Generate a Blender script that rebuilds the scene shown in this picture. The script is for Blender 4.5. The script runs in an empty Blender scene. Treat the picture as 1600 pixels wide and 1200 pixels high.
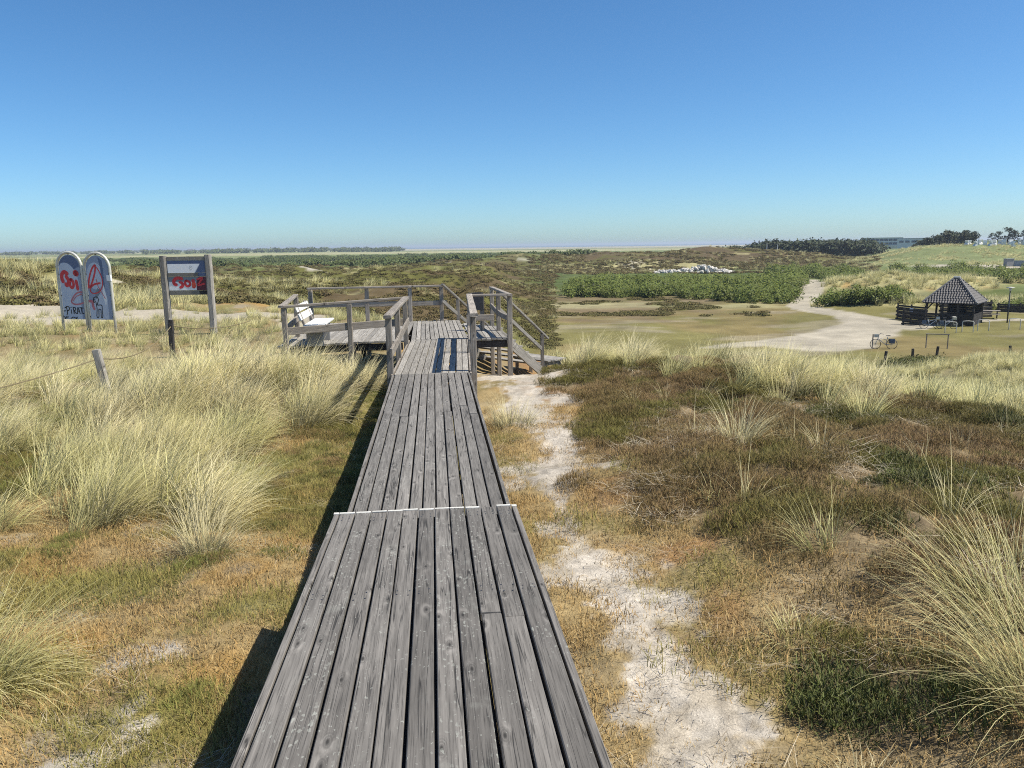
import bpy, math, random
import numpy as np
from mathutils import Matrix, Vector

R = math.radians
random.seed(7)
rng = np.random.default_rng(11)
S = bpy.context.scene
COL = S.collection

# ------------------------------------------------------------------ camera, sky, sun, exposure
cam_data = bpy.data.cameras.new('camera')
cam = bpy.data.objects.new('camera', cam_data)
COL.objects.link(cam)
S.camera = cam
cam_data.sensor_width = 36.0
cam_data.lens = 36.0 * 1209.0 / 1600.0
cam_data.clip_start = 0.05
cam_data.clip_end = 90000
EYE = 1.55
_yaw, _pitch, _roll = R(5.75), R(10.15), R(0.75)
_f = Vector((math.sin(_yaw) * math.cos(_pitch), math.cos(_yaw) * math.cos(_pitch), -math.sin(_pitch)))
_r = Vector((math.cos(_yaw), -math.sin(_yaw), 0))
_u = _r.cross(_f)
_r2 = _r * math.cos(_roll) - _u * math.sin(_roll)
_u2 = _u * math.cos(_roll) + _r * math.sin(_roll)
_m = Matrix((_r2, _u2, -_f)).transposed().to_4x4()
_m.translation = Vector((0, 0, EYE))
cam.matrix_world = _m

SUN_AZ, SUN_EL = 103.0, 56.0          # compass angle from +Y towards +X, and height
world = bpy.data.worlds.new('World')
S.world = world
world.use_nodes = True
wn = world.node_tree
sky = wn.nodes.new('ShaderNodeTexSky')
sky.sky_type = 'NISHITA'
sky.sun_disc = False
sky.sun_elevation = R(SUN_EL)
sky.sun_rotation = R(SUN_AZ)
sky.altitude = 350
sky.air_density = 0.75
sky.dust_density = 0.8
sky.ozone_density = 6.0
bg = wn.nodes['Background']
bg.inputs['Strength'].default_value = 0.113
sat = wn.nodes.new('ShaderNodeHueSaturation')
sat.inputs['Saturation'].default_value = 1.13
tint = wn.nodes.new('ShaderNodeMix')
tint.data_type = 'RGBA'; tint.blend_type = 'MULTIPLY'; tint.inputs[0].default_value = 1.0
tint.inputs[7].default_value = (.89, 1.015, .985, 1)
wn.links.new(sky.outputs[0], sat.inputs['Color'])
wn.links.new(sat.outputs[0], tint.inputs[6])
wn.links.new(tint.outputs[2], bg.inputs[0])

sun_data = bpy.data.lights.new('sun', 'SUN')
sun_data.energy = 5.0
sun_data.angle = R(0.53)
sun_data.color = (1.0, 0.93, 0.80)
sun = bpy.data.objects.new('sun', sun_data)
COL.objects.link(sun)
_s = Vector((math.sin(R(SUN_AZ)) * math.cos(R(SUN_EL)), math.cos(R(SUN_AZ)) * math.cos(R(SUN_EL)), math.sin(R(SUN_EL))))
sun.rotation_euler = _s.to_track_quat('Z', 'Y').to_euler()
sun.location = _s * 60

S.view_settings.view_transform = 'Standard'
S.view_settings.look = 'None'
S.view_settings.exposure = 0.45
S.view_settings.gamma = 1.0
S.view_settings.use_curve_mapping = False
S.render.engine = 'CYCLES'
S.cycles.max_bounces = 5
S.cycles.diffuse_bounces = 3
S.cycles.glossy_bounces = 2
S.cycles.transmission_bounces = 2
S.cycles.transparent_max_bounces = 4
S.cycles.use_denoising = False
S.cycles.sample_clamp_indirect = 6.0
S.cycles.filter_width = 1.05

# ------------------------------------------------------------------ numeric helpers
def sst(a, b, x):
    t = np.clip((x - a) / (b - a), 0, 1)
    return t * t * (3 - 2 * t)

def _hash(ix, iy, seed):
    h = (ix.astype(np.int64) * 374761393 + iy.astype(np.int64) * 668265263 + seed * 1274126177) & 0xffffffff
    h = ((h ^ (h >> 13)) * 1103515245) & 0xffffffff
    h = ((h ^ (h >> 15)) * 2246822519) & 0xffffffff
    return ((h ^ (h >> 16)) & 0xffffff) / float(0xffffff)

def vnoise(x, y, seed=0):
    ix, iy = np.floor(x), np.floor(y)
    fx, fy = x - ix, y - iy
    fx, fy = fx * fx * (3 - 2 * fx), fy * fy * (3 - 2 * fy)
    a = _hash(ix, iy, seed); b = _hash(ix + 1, iy, seed)
    c = _hash(ix, iy + 1, seed); d = _hash(ix + 1, iy + 1, seed)
    return (a + (b - a) * fx) * (1 - fy) + (c + (d - c) * fx) * fy      # 0..1

def fbm(x, y, size, seed=0, octv=4, gain=0.5):
    s, amp, tot = 0.0, 1.0, 0.0
    ca, sa = math.cos(0.6), math.sin(0.6)
    X, Y = np.asarray(x, float) / size, np.asarray(y, float) / size
    for o in range(octv):
        s = s + amp * vnoise(X, Y, seed + o * 17)
        tot += amp
        amp *= gain
        X, Y = (X * ca - Y * sa) * 2.03 + 5.3, (X * sa + Y * ca) * 2.03 - 2.7
    return s / tot                                                   # about 0.5 +- 0.2

def ell(x, y, cx, cy, rx, ry, rot=0.0):
    c, s = math.cos(R(rot)), math.sin(R(rot))
    u = ((x - cx) * c + (y - cy) * s) / rx
    v = (-(x - cx) * s + (y - cy) * c) / ry
    return np.sqrt(u * u + v * v)

def gau(x, y, cx, cy, rx, ry, rot=0.0):
    return np.exp(-0.5 * ell(x, y, cx, cy, rx, ry, rot) ** 2)

def linedist(x, y, pts):
    """distance to a polyline whose points carry a half width: 1 at the edge of the strip"""
    best = np.full(np.shape(x), 1e9)
    for (ax, ay, aw), (bx, by, bw) in zip(pts[:-1], pts[1:]):
        dx, dy = bx - ax, by - ay
        t = np.clip(((x - ax) * dx + (y - ay) * dy) / (dx * dx + dy * dy), 0, 1)
        d = np.hypot(x - ax - t * dx, y - ay - t * dy) / (aw + (bw - aw) * t)
        best = np.minimum(best, d)
    return best

# ------------------------------------------------------------------ terrain
CREST_A = [-180, -90, -50, -28, -18, -10, -4, 0, 5, 10, 16, 30, 40, 60, 120, 180]
CREST_R = [60, 60, 60, 56, 46, 36, 27, 23.5, 20.5, 17.5, 16.3, 13.8, 12.6, 13, 30, 60]
CREST_W = [80, 80, 80, 75, 65, 55, 42, 36, 33, 30, 27, 25, 27, 30, 60, 80]

def height(x, y):
    x = np.asarray(x, float); y = np.asarray(y, float)
    r = np.hypot(x, y) + 1e-6
    az = np.degrees(np.arctan2(x, y))
    left = -1.12 - 0.16 * sst(4.5, 9, y) + 0.28 * sst(16, 26, y)
    right = -0.62 - 0.45 * sst(3, 14, r)
    k = sst(-1.0, 1.3, x)
    top = left * (1 - k) + right * k
    top = top - 0.35 * sst(12, 19, y) * gau(x, y, 0.2, 19, 4.5, 4) \
        - 0.62 * gau(x, y, 3.1, 21.2, 2.2, 2.0) + 0.34 * gau(x, y, 4.9, 14.9, 1.5, 1.1, -20) + 0.12 * gau(x, y, 7.4, 13.6, 2, 1.2, -25)
    top = top - 0.22 * gau(x, y, 1.3, 7, .7, 4) + 0.22 * gau(x, y, 3.6, 5.5, 1.2, 1.5) + 0.16 * gau(x, y, 3.0, 7.6, 1.2, .7)
    top = top + .5 * gau(x, y, -3.3, 13.9, 1.7, 1.0, 10)
    top = top + (np.abs(fbm(x, y, .8, 7, 2) - .5) * -.55 + .08) * sst(2.0, 3.0, x) * sst(3, 4.5, y)
    micro = (fbm(x, y, 1.6, 3, 4) - 0.5) * 0.30 + (fbm(x, y, 0.35, 5, 3) - 0.5) * 0.085
    micro = micro * (1 - 0.6 * np.exp(-((x + 0.1) / 0.8) ** 2) * (y < 19))
    top = top + micro
    # lower ground
    plain = -6.0 + (fbm(x, y, 14, 21, 3) - 0.5) * 0.5
    top = top + (fbm(x, y, .16, 9, 2) - .5) * .05 * np.exp(-((x - 1.2) / .45) ** 2) * (y < 12)
    hum = sst(8, 3, az) * sst(40, 75, r) * sst(330, 220, r)
    hn = fbm(x, y, 26, 31, 5)
    plain = plain + hum * (1.1 + (hn - 0.45) * 8.5 * sst(45, 120, r) + (np.abs(fbm(x, y, 11, 32, 3) - 0.5) * -5 + .6))
    plain = plain + 1.4 * hum * sst(130, 90, r)
    hum2 = sst(2, 7, az) * sst(26, 18, az) * sst(205, 230, r) * sst(420, 360, r)
    plain = plain + hum2 * ((fbm(x, y, 30, 41, 5) - 0.45) * 6)
    plain = plain + 4.2 * sst(7, 14, az) * sst(31, 26, az) * np.exp(-((r - 300) / 42) ** 2) * (0.78 + 0.5 * (fbm(x, y, 35, 43, 4)))
    plain = plain + 3.4 * sst(-6, 2, az) * sst(12, 8, az) * np.exp(-((r - 260) / 45) ** 2) * (0.6 + 0.9 * (fbm(x, y, 30, 44, 4) - .2))
    plain = plain + 5.0 * sst(28, 34, az) * sst(70, 55, az) * np.exp(-((r - 288) / 42) ** 2) * (0.8 + 0.4 * fbm(x, y, 40, 45, 3))
    plain = plain + 7.0 * sst(31, 37, az) * sst(70, 55, az) * np.exp(-((r - 430) / 90) ** 2)
    plain = plain + 2.3 * gau(x, y, 66, 108, 9, 4, -25) * (0.6 + 0.8 * fbm(x, y, 5, 46, 3)) + 1.7 * gau(x, y, 82, 112, 9, 5, -25) * (0.6 + .8 * fbm(x, y, 5, 47, 3))
    plain = plain + 1.6 * gau(x, y, 90, 92, 10, 6, -40) + 0.9 * gau(x, y, 50, 80.5, 5, 2.2, -15)
    plain = plain + 1.5 * gau(x, y, 58, 222, 22, 8, 0) * (0.5 + fbm(x, y, 6, 48, 3))
    # coast: sand flat, then the land dips under the sea on the right
    coast = sst(-9, -3, az) * sst(80, 60, az)
    plain = plain - coast * (0.9 * sst(800, 1200, r) + 6.0 * sst(3000, 3400, r)) - sst(9000, 14000, r) * 8
    Rc = np.interp(az, CREST_A, CREST_R); W = np.interp(az, CREST_A, CREST_W)
    Rc = Rc + (fbm(x, y, 6, 51, 3) - 0.5) * 3.0
    t = np.clip((r - Rc) / W, 0, 1)
    t = t * t * (3 - 2 * t) * 0.5 + 0.5 * np.sin(t * math.pi / 2)
    t = np.where(r < Rc, 0, t)
    z = top * (1 - t) + plain * t
    # dune shoulder on the far left, slope rising to the right
    z = z + 2.0 * gau(x, y, -36, 60, 8.5, 9, 0) * (0.85 + 0.3 * fbm(x, y, 4, 61, 3)) + 1.1 * gau(x, y, -24, 72, 9, 9, 0)
    z = z + 2.9 * gau(x, y, 36, 29, 9, 8, 0) * (0.8 + 0.4 * fbm(x, y, 3, 62, 3))
    z = z + sst(24, 40, r) * sst(160, 80, r) * sst(9, 6, az) * (fbm(x, y, 4, 63, 3) - .5) * .8
    return z

def hz(x, y):
    return float(height(np.array([x]), np.array([y]))[0])

# ------------------------------------------------------------------ land cover masks (shared by the ground colour and the planting)
SAND_BLOBS = [(1.35, 8.4, .5, .48, 0), (.95, 8.75, .36, .22, 0), (1.72, 10.3, .24, .9, -8), (1.3, 11.9, .25, .7, 0), (1.12, 5.25, .34, .42, 0), (1.38, 4.8, .26, .42, 15), (1.22, 4.1, .21, .45, 0),
              (1.26, 3.45, .23, .45, 0), (1.12, 2.9, .2, .5, 0), (1.05, 6.5, .14, .22, 0), (.95, 2.2, .2, .4, 0), (-1.95, 5.0, .17, .10, 0), (-1.85, 4.35, .15, .12, 0), (-1.7, 4.1, .15, .12, 0), (-1.95, 3.85, .3, .14, 15),
              (-2.2, 3.6, .3, .16, 0), (2.2, 13.2, .4, .5, 0), (1.9, 17, .9, 2.0, 0), (3.3, 19, .7, 1.1, 0)]
SAND_LINE = [(.98, 1.6, .2), (1.15, 3.2, .2), (1.25, 4.2, .18), (1.2, 5.2, .3), (1.1, 6.2, .07), (1.18, 7.2, .07), (1.3, 8.4, .36), (1.6, 9.8, .22), (1.5, 12, .25), (1.8, 15, .4), (1.9, 17, .7)]
PATH_R = [(76, 150, 1.3), (61, 119, 1.5), (48.6, 97, 1.5), (43.6, 89, 1.25), (41.2, 82.5, 1.35), (42.3, 75, 1.8), (40.5, 67, 2.8), (34, 60.5, 3.4), (28, 54, 3.4)]
PATH_R2 = [(20, 55, .5), (25, 56.5, 1.6), (31, 58, 2.6)]
PATH_P = [(41, 63, 1.5), (45, 65.8, .9), (52, 67, .9), (60, 66, 1.0)]
PATH_L = [(-60, 54, 3.0), (-21, 36, 4.6), (-13, 32.0, 2.8), (-8, 31, 1.8), (-5, 30, .9), (-3.6, 22, .5)]

def masks(x, y):
    r = np.hypot(x, y) + 1e-6
    az = np.degrees(np.arctan2(x, y))
    near = sst(32, 22, r)
    e1 = fbm(x, y, .5, 71, 4) - .5
    e2 = fbm(x, y, 2.2, 72, 4) - .5
    m = {}
    sd = np.full(np.shape(x), 9.0)
    for b in SAND_BLOBS:
        sd = np.minimum(sd, ell(x, y, *b))
    sd = np.minimum(sd, linedist(x, y, SAND_LINE) * 1.05)
    m['sand'] = sst(1.35, .8, sd + e1 * 2.2 + (fbm(x, y, .12, 73, 3) - .5) * 1.6)
    pr = np.minimum(np.minimum(linedist(x, y, PATH_R), linedist(x, y, PATH_R2)), linedist(x, y, PATH_P))
    m['path'] = sst(1.15, .85, pr + (fbm(x, y, 2.5, 74, 4) - .5) * .5)
    pl = linedist(x, y, PATH_L)
    m['pathl'] = sst(1.15, .8, pl + (fbm(x, y, 1.2, 75, 4) - .5) * .7)
    # heather on the right-hand plateau
    hr = sst(2.0, 2.7, x + e2 * 2.2 + e1 * .8 - .09 * np.maximum(y - 6, 0) * -.2) * sst(3.2, 4.6, y + e2 * 3) * (r < 40)
    hr = np.maximum(hr, sst(1.3, .7, ell(x, y, 2.35, 6.9, .6, .75) + e1))
    hr = np.maximum(hr, sst(1.2, .7, ell(x, y, 2.2, 3.35, .42, .5) + e1))
    hr = np.maximum(hr, sst(1.2, .7, ell(x, y, 1.3, 7.75, .25, .16) + e1))
    m['heather_r'] = hr * (1 - m['sand']) * sst(-.6, -1.6, r - np.interp(az, CREST_A, CREST_R) - .8 - 1.2 * sst(29, 33, az) + e2)
    # left field of marram
    ml = sst(7.9, 8.8, y + e2 * 2.2 - .35 * np.maximum(x + 3, 0)) * sst(-1.2, -1.5, x + e1 * .5) * (r < 48)
    strip = sst(-1.0, -1.3, x + e1 * .4) * sst(14.8, 16, y) 
    ml = np.maximum(ml, strip)
    ml = ml * (1 - sst(1.1, .75, ell(x, y, -1.3, 16.7, .6, 1.4)))
    ml = ml * (1 - .85 * m['pathl']) * sst(37, 30, r + 8 * sst(-8, -14, x) * -1 + e2 * 4)
    green_gap = sst(.60, .68, fbm(x, y, 1.7, 77, 3)) * sst(20, 15, y)
    m['marram_l'] = ml * (1 - green_gap)
    m['green_l'] = np.maximum(ml * green_gap, sst(-2.1, -1.4, x + e1 * .8) * sst(6.5, 8.5, y + e2) * sst(19, 16, y) * (x < -.2))
    # crest on the right
    cr = np.interp(az, CREST_A, CREST_R)
    mc = sst(-2.0, -.7, r - cr + e2 * 1.6 + e1) * sst(3.5, 1.8, r - cr) * sst(8.5, 10.5, az) * sst(33, 29.5, az)
    m['marram_c'] = mc * (1 - .9*m['sand'])
    sl = sst(.5, 3, r - cr) * sst(8, 10, az) * sst(48, 42, r + e2 * 8 - 3.0 * sst(30, 36, az)) * (1 - m['path'])
    m['marram_s'] = sl * sst(.40, .52, fbm(x, y, 3.5, 78, 3))
    m['slope_s'] = sl
    return m

PAL = dict(sand=(.42, .38, .325), path=(.36, .325, .26), tan=(.27, .205, .105), orange=(.30, .19, .07), rust=(.25, .135, .06), grey=(.26, .225, .165), green=(.165, .155, .055),
           hbrown=(.16, .12, .075), hgreen=(.075, .085, .024), straw=(.36, .325, .17), meadow=(.185, .148, .065), meadowg=(.16, .145, .055),
           bush=(.07, .10, .03), plain=(.16, .19, .075), field=(.34, .32, .18), pale=(.165, .19, .085), soil=(.15, .115, .07), heatherfar=(.10, .075, .04), hgreenfar=(.108, .108, .03))
PAL = {k: np.array(v) for k, v in PAL.items()}

def ground_colour(x, y, z):
    r = np.hypot(x, y) + 1e-6
    az = np.degrees(np.arctan2(x, y))
    m = masks(x, y)
    def mix(c, col, w):
        return c * (1 - w[:, None]) + PAL[col][None, :] * w[:, None]
    n1 = fbm(x, y, .9, 81, 4); n2 = fbm(x, y, .28, 82, 3); n3 = fbm(x, y, 3.0, 83, 4)
    c = np.tile(PAL['tan'], (len(x), 1))
    c = mix(c, 'orange', sst(.50, .66, n1))
    c = mix(c, 'grey', sst(.52, .66, fbm(x, y, .7, 84, 4)) * .8)
    c = mix(c, 'green', sst(.54, .64, fbm(x, y, .8, 85, 4)) * .7)
    c = mix(c, 'green', m['green_l'] * .8)
    c = mix(c, 'tan', sst(.3, .9, x) * .6)
    c = mix(c, 'rust', sst(.48, .62, fbm(x, y, .9, 87, 3)) * sst(1.2, 1.8, x) * sst(4.6, 3.4, x) * .7)
    c = mix(c, 'soil', m['heather_r'] * .9)
    c = mix(c, 'straw', np.maximum(m['marram_l'], m['marram_c']) * .25)
    c = mix(c, 'soil', np.maximum(m['marram_l'], m['marram_c']) * .55)
    c = mix(c, 'hgreen', m['slope_s'] * .75)
    c = mix(c, 'straw', m['marram_s'] * .6)
    c = mix(c, 'sand', m['sand'] * (.75 + .25 * sst(.35, .5, n2)))
    # ---- lower ground
    low = sst(36, 48, r) * sst(5, 8, az) + sst(44, 58, r) * sst(8, 5, az) + sst(26, 34, r) * sst(-12, -8, az) * sst(8, 5, az)
    low = np.clip(low, 0, 1)
    f = np.tile(PAL['heatherfar'], (len(x), 1))
    f = mix(f, 'hgreenfar', sst(.38, .54, fbm(x, y, 9, 91, 5)) * .9)
    f = mix(f, 'pale', sst(.64, .74, fbm(x, y, 12, 92, 5)) * .35)
    f = mix(f, 'straw', sst(.66, .74, fbm(x * .5, y, 5, 93, 5)) * .6)
    f = mix(f, 'sand', sst(.72, .76, fbm(x * .6, y, 6, 94, 5)) * .8)
    # green willow belt and grazing land beyond the heath on the left and middle
    belt = sst(215, 255, r + (fbm(x, y, 40, 95, 4) - .5) * 130) * sst(11, 6, az)
    f = mix(f, 'plain', belt * .9)
    f = mix(f, 'bush', belt * sst(.50, .62, fbm(x, y * .6, 22, 96, 5)) * .75)
    f = mix(f, 'field', belt * sst(260, 420, r) * sst(.47, .60, fbm(x * .25, y, 90, 97, 4)) * sst(4, -6, az) * .9)
    # right hand low ground
    rt = sst(6, 9, az)
    g = np.tile(PAL['meadow'], (len(x), 1))
    g = mix(g, 'meadowg', sst(.34, .54, fbm(x, y, 9, 98, 4)))
    g = mix(g, 'grey', sst(.60, .70, fbm(x * .4, y, 5, 99, 4)) * .5)
    g = mix(g, 'hbrown', sst(82, 90, r + (fbm(x, y, 7, 100, 4) - .5) * 40) * sst(23, 19, az) * .75)
    g = mix(g, 'hgreenfar', sst(82, 92, r + (fbm(x, y, 9, 101, 4) - .5) * 60) * sst(23, 18, az) * sst(.45, .55, fbm(x, y, 6, 102, 4)))
    g = mix(g, 'field', sst(92, 98, r) * sst(108, 100, r) * sst(.50, .60, fbm(x * .3, y, 6, 103, 4)) * .6)
    g = mix(g, 'bush', sst(110, 125, r) * .85)
    g = mix(g, 'plain', sst(110, 125, r) * sst(.42, .60, fbm(x, y, 14, 104, 4)) * .75 * sst(23, 26, az))
    g = mix(g, 'field', sst(118, 135, r) * sst(.60, .68, fbm(x * .5, y, 14, 105, 4)) * .8 * sst(23, 26, az))
    # heath strip and sandy dunes behind the path
    hp = sst(1.25, .85, ell(x, y, 59, 94, 13, 6, -26) + (fbm(x, y, 4, 106, 4) - .5) * .7)
    g = mix(g, 'hbrown', hp * .6); g = mix(g, 'hgreenfar', hp * .55)
    dn = sst(1.9, 1.1, np.minimum(ell(x, y, 66, 108, 10, 4.2, -25), ell(x, y, 84, 111, 11, 6, -30)) + (fbm(x, y, 5, 107, 4) - .5) * 1.2)
    g = mix(g, 'straw', dn * .9); g = mix(g, 'orange', dn * sst(.52, .64, fbm(x, y, 4, 108, 4)) * .7)
    fr = sst(1.5, .8, ell(x, y, 52, 81, 8, 2.6, -20) + (fbm(x, y, 3, 109, 4) - .5)); g = mix(g, 'straw', fr * .8)
    fr = sst(1.5, .8, ell(x, y, 74, 80, 10, 8, -30) + (fbm(x, y, 3, 110, 4) - .5) * 1.6); g = mix(g, 'straw', fr * .6)
    sd = sst(1.6, .9, ell(x, y, 52, 213, 26, 10, 0) + (fbm(x, y, 8, 111, 4) - .5) * 1.6); g = mix(g, 'straw', sd * .85); g = mix(g, 'sand', sd * sst(.5, .6, fbm(x, y, 7, 112, 3)) * .6)
    rd = sst(7, 12, az) * sst(31, 27, az) * sst(225, 250, r) * sst(400, 360, r)
    g = mix(g, 'heatherfar', rd); g = mix(g, 'straw', rd * sst(.63, .72, fbm(x, y, 7, 113, 5)) * .7); g = mix(g, 'hgreenfar', rd * sst(.46, .58, fbm(x, y, 16, 114, 4)) * .8)
    gr = sst(29, 32, az) * sst(228, 245, r) * sst(420, 380, r)
    g = mix(g, 'pale', gr * (.75 + .5 * fbm(x, y, 9, 115, 4)).clip(0, 1)); g = mix(g, 'straw', gr * sst(.60, .7, fbm(x, y, 8, 116, 4)) * .5)
    lot = sst(1.15, .9, ell(x, y, 140, 184, 17, 6.5, -38) + (fbm(x, y, 8, 117, 3) - .5) * .5); g = mix(g, 'path', lot)
    g = mix(g, 'path', m['path'] * .95)
    f = f * (1 - rt[:, None]) + g * rt[:, None]
    # far country and the tidal flats
    f = mix(f, 'plain', sst(400, 520, r) * .8)
    f = mix(f, 'field', sst(500, 800, r) * sst(.46, .58, fbm(x * .2, y, 260, 118, 4)) * .85)
    f = mix(f, 'bush', sst(420, 700, r) * sst(.56, .64, fbm(x * .4, y, 200, 119, 5)) * .7)
    coast = sst(-9, -3, az) * sst(1500, 2000, r)
    f = mix(f, 'sand', coast * .6)
    c = c * (1 - low[:, None]) + f * low[:, None]
    # heathland strip of the left dune shoulder
    ds = gau(x, y, -33, 60, 12, 9); c = mix(c, 'straw', ds * sst(.45, .6, fbm(x, y, 5, 120, 4)) * .7)
    c = mix(c, 'path', m['pathl'] * .95)
    v = .74 + .52 * fbm(x, y, .10, 121, 2) * sst(30, 12, r) + .52 * .5 * (1 - sst(30, 12, r))
    v = v * (.80 + .4 * fbm(x, y, 1.7, 122, 4))
    v = v * (1 + (fbm(x, y, 2.2, 123, 3) - .5) * .5 * sst(40, 60, r) * sst(900, 500, r))
    return np.clip(c * v[:, None], 0, 1)

# ------------------------------------------------------------------ object helpers
def tag(o, label=None, cat=None, group=None, kind=None):
    if label: o['label'] = label
    if cat: o['category'] = cat
    if group: o['group'] = group
    if kind: o['kind'] = kind
    return o

def link(name, me, parent=None, mat=None, loc=None, smooth=False):
    o = bpy.data.objects.new(name, me)
    COL.objects.link(o)
    if mat is not None and me is not None and len(me.materials) == 0:
        me.materials.append(mat)
    if parent is not None:
        o.parent = parent
    if loc is not None:
        o.location = loc
    if smooth and me is not None:
        me.polygons.foreach_set('use_smooth', np.ones(len(me.polygons), bool))
    return o

def empty(name, loc=(0, 0, 0), rz=0.0):
    o = bpy.data.objects.new(name, None)
    o.empty_display_size = .2
    COL.objects.link(o)
    o.location = loc
    o.rotation_euler = (0, 0, rz)
    return o

def mesh_np(name, verts, faces):
    """faces: (n,4) or (n,3) int array"""
    me = bpy.data.meshes.new(name)
    verts = np.ascontiguousarray(verts, np.float32); faces = np.ascontiguousarray(faces, np.int32)
    n, k = faces.shape
    me.vertices.add(len(verts)); me.vertices.foreach_set('co', verts.ravel())
    me.loops.add(n * k); me.loops.foreach_set('vertex_index', faces.ravel())
    me.polygons.add(n); me.polygons.foreach_set('loop_start', np.arange(0, n * k, k, dtype=np.int32))
    me.update(calc_edges=True)
    return me

def set_col(me, name, rgb):
    a = me.color_attributes.new(name, 'FLOAT_COLOR', 'POINT')
    d = np.ones((len(rgb), 4), np.float32); d[:, :3] = rgb
    a.data.foreach_set('color', d.ravel())

class MB:
    """collects boxes, tubes and flat shapes into one mesh"""
    def __init__(self): self.v = []; self.f = []
    def add(self, vs, fs):
        b = len(self.v); self.v += [tuple(p) for p in vs]; self.f += [tuple(b + i for i in f) for f in fs]; return self
    def box(self, c, s, rot=None):
        vs = [Vector((sx * s[0] / 2, sy * s[1] / 2, sz * s[2] / 2)) for sx in (-1, 1) for sy in (-1, 1) for sz in (-1, 1)]
        if rot is not None: vs = [rot @ v for v in vs]
        vs = [v + Vector(c) for v in vs]
        return self.add(vs, [(0, 1, 3, 2), (4, 6, 7, 5), (0, 4, 5, 1), (2, 3, 7, 6), (0, 2, 6, 4), (1, 5, 7, 3)])
    def beam(self, p0, p1, w, t, up=(0, 0, 1)):
        p0, p1 = Vector(p0), Vector(p1); d = (p1 - p0); L = d.length; d.normalize()
        s = d.cross(Vector(up)).normalized(); u = s.cross(d)
        rot = Matrix((s, d, u)).transposed()
        return self.box((p0 + p1) / 2, (w, L, t), rot)
    def tube(self, pts, rad, n=8, closed=False, caps=True):
        P = [Vector(p) for p in pts]; N = len(P); rings = []
        prev = None
        for i, p in enumerate(P):
            a = P[i - 1] if (i > 0 or closed) else P[i]; b = P[(i + 1) % N] if (i < N - 1 or closed) else P[i]
            d = (b - a).normalized()
            ref = prev if prev is not None else (Vector((0, 0, 1)) if abs(d.z) < .9 else Vector((1, 0, 0)))
            s = d.cross(ref); 
            if s.length < 1e-4: s = d.cross(Vector((1, .3, .2)))
            s.normalize(); u = s.cross(d).normalized(); prev = u
            rr = rad[i] if isinstance(rad, (list, tuple)) else rad
            rings.append([p + (s * math.cos(2 * math.pi * k / n) + u * math.sin(2 * math.pi * k / n)) * rr for k in range(n)])
        vs = [v for r_ in rings for v in r_]; fs = []
        M = N if closed else N - 1
        for i in range(M):
            for k in range(n):
                a, b = i * n, ((i + 1) % N) * n
                fs.append((a + k, a + (k + 1) % n, b + (k + 1) % n, b + k))
        if caps and not closed:
            fs.append(tuple(range(n - 1, -1, -1))); fs.append(tuple((N - 1) * n + k for k in range(n)))
        return self.add(vs, fs)
    def prism(self, poly, y0, y1):
        """polygon in xz, extruded along y"""
        n = len(poly)
        vs = [(p[0], y0, p[1]) for p in poly] + [(p[0], y1, p[1]) for p in poly]
        fs = [tuple(range(n)), tuple(range(2 * n - 1, n - 1, -1))] + [(i, i + n, (i + 1) % n + n, (i + 1) % n) for i in range(n)]
        return self.add(vs, fs)
    def mesh(self, name):
        me = bpy.data.meshes.new(name); me.from_pydata(self.v, [], self.f); me.update(); return me
    def build(self, name, mat, parent=None, loc=None, smooth=False):
        return link(name, self.mesh(name), parent, mat, loc, smooth)

def wood_mesh(L, w, t, seed, seg=4, cham=.006, wob=.004, sag=0.0):
    """a weathered board or post: chamfered section, slightly uneven along its length (local y is the length)"""
    rr = random.Random(seed)
    c = min(cham, w * .2, t * .2)
    prof = [(-w / 2, -t / 2 + c), (-w / 2, t / 2 - c), (-w / 2 + c, t / 2), (w / 2 - c, t / 2), (w / 2, t / 2 - c), (w / 2, -t / 2 + c), (w / 2 - c, -t / 2), (-w / 2 + c, -t / 2)]
    vs, fs = [], []
    n = len(prof)
    for i in range(seg + 1):
        y = -L / 2 + L * i / seg
        ox, oz, k = rr.uniform(-wob, wob) * .6, rr.uniform(-wob, wob) * .5 - sag * (1 - (2 * i / seg - 1) ** 2), 1 + rr.uniform(-wob, wob) * 3
        for (a, b) in prof: vs.append((a * k + ox, y + (rr.uniform(-.004, .004) if i in (0, seg) else 0), b + oz))
    for i in range(seg):
        for k in range(n):
            a, b = i * n + k, i * n + (k + 1) % n
            fs.append((a, a + n, b + n, b))
    fs.append(tuple(range(n))); fs.append(tuple(seg * n + k for k in range(n - 1, -1, -1)))
    me = bpy.data.meshes.new('wood'); me.from_pydata(vs, [], fs); me.update()
    return me

_ws = [0]
def timber(name, p0, p1, w, t, parent, mat, up=(0, 0, 1), seg=3, wob=.004, cham=.006, label=None, sag=0.0):
    """a piece of timber from p0 to p1 (world), as an object of its own under parent"""
    _ws[0] += 1
    p0, p1 = Vector(p0), Vector(p1); d = p1 - p0; L = d.length; d.normalize()
    s = d.cross(Vector(up)).normalized(); u = s.cross(d)
    me = wood_mesh(L, w, t, _ws[0], seg, cham, wob, sag)
    me.materials.append(mat)
    o = bpy.data.objects.new(name, me); COL.objects.link(o)
    m = Matrix((s, d, u)).transposed().to_4x4(); m.translation = (p0 + p1) / 2
    if parent is not None:
        o.parent = parent
        pl = Matrix.Translation(parent.location) @ parent.rotation_euler.to_matrix().to_4x4()
        m = pl.inverted() @ m
    o.matrix_local = m
    if label: o['label'] = label
    return o

def copy_tree(o, parent=None):
    c = o.copy(); COL.objects.link(c); c.parent = parent
    for ch in list(o.children): copy_tree(ch, c)
    return c

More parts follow.
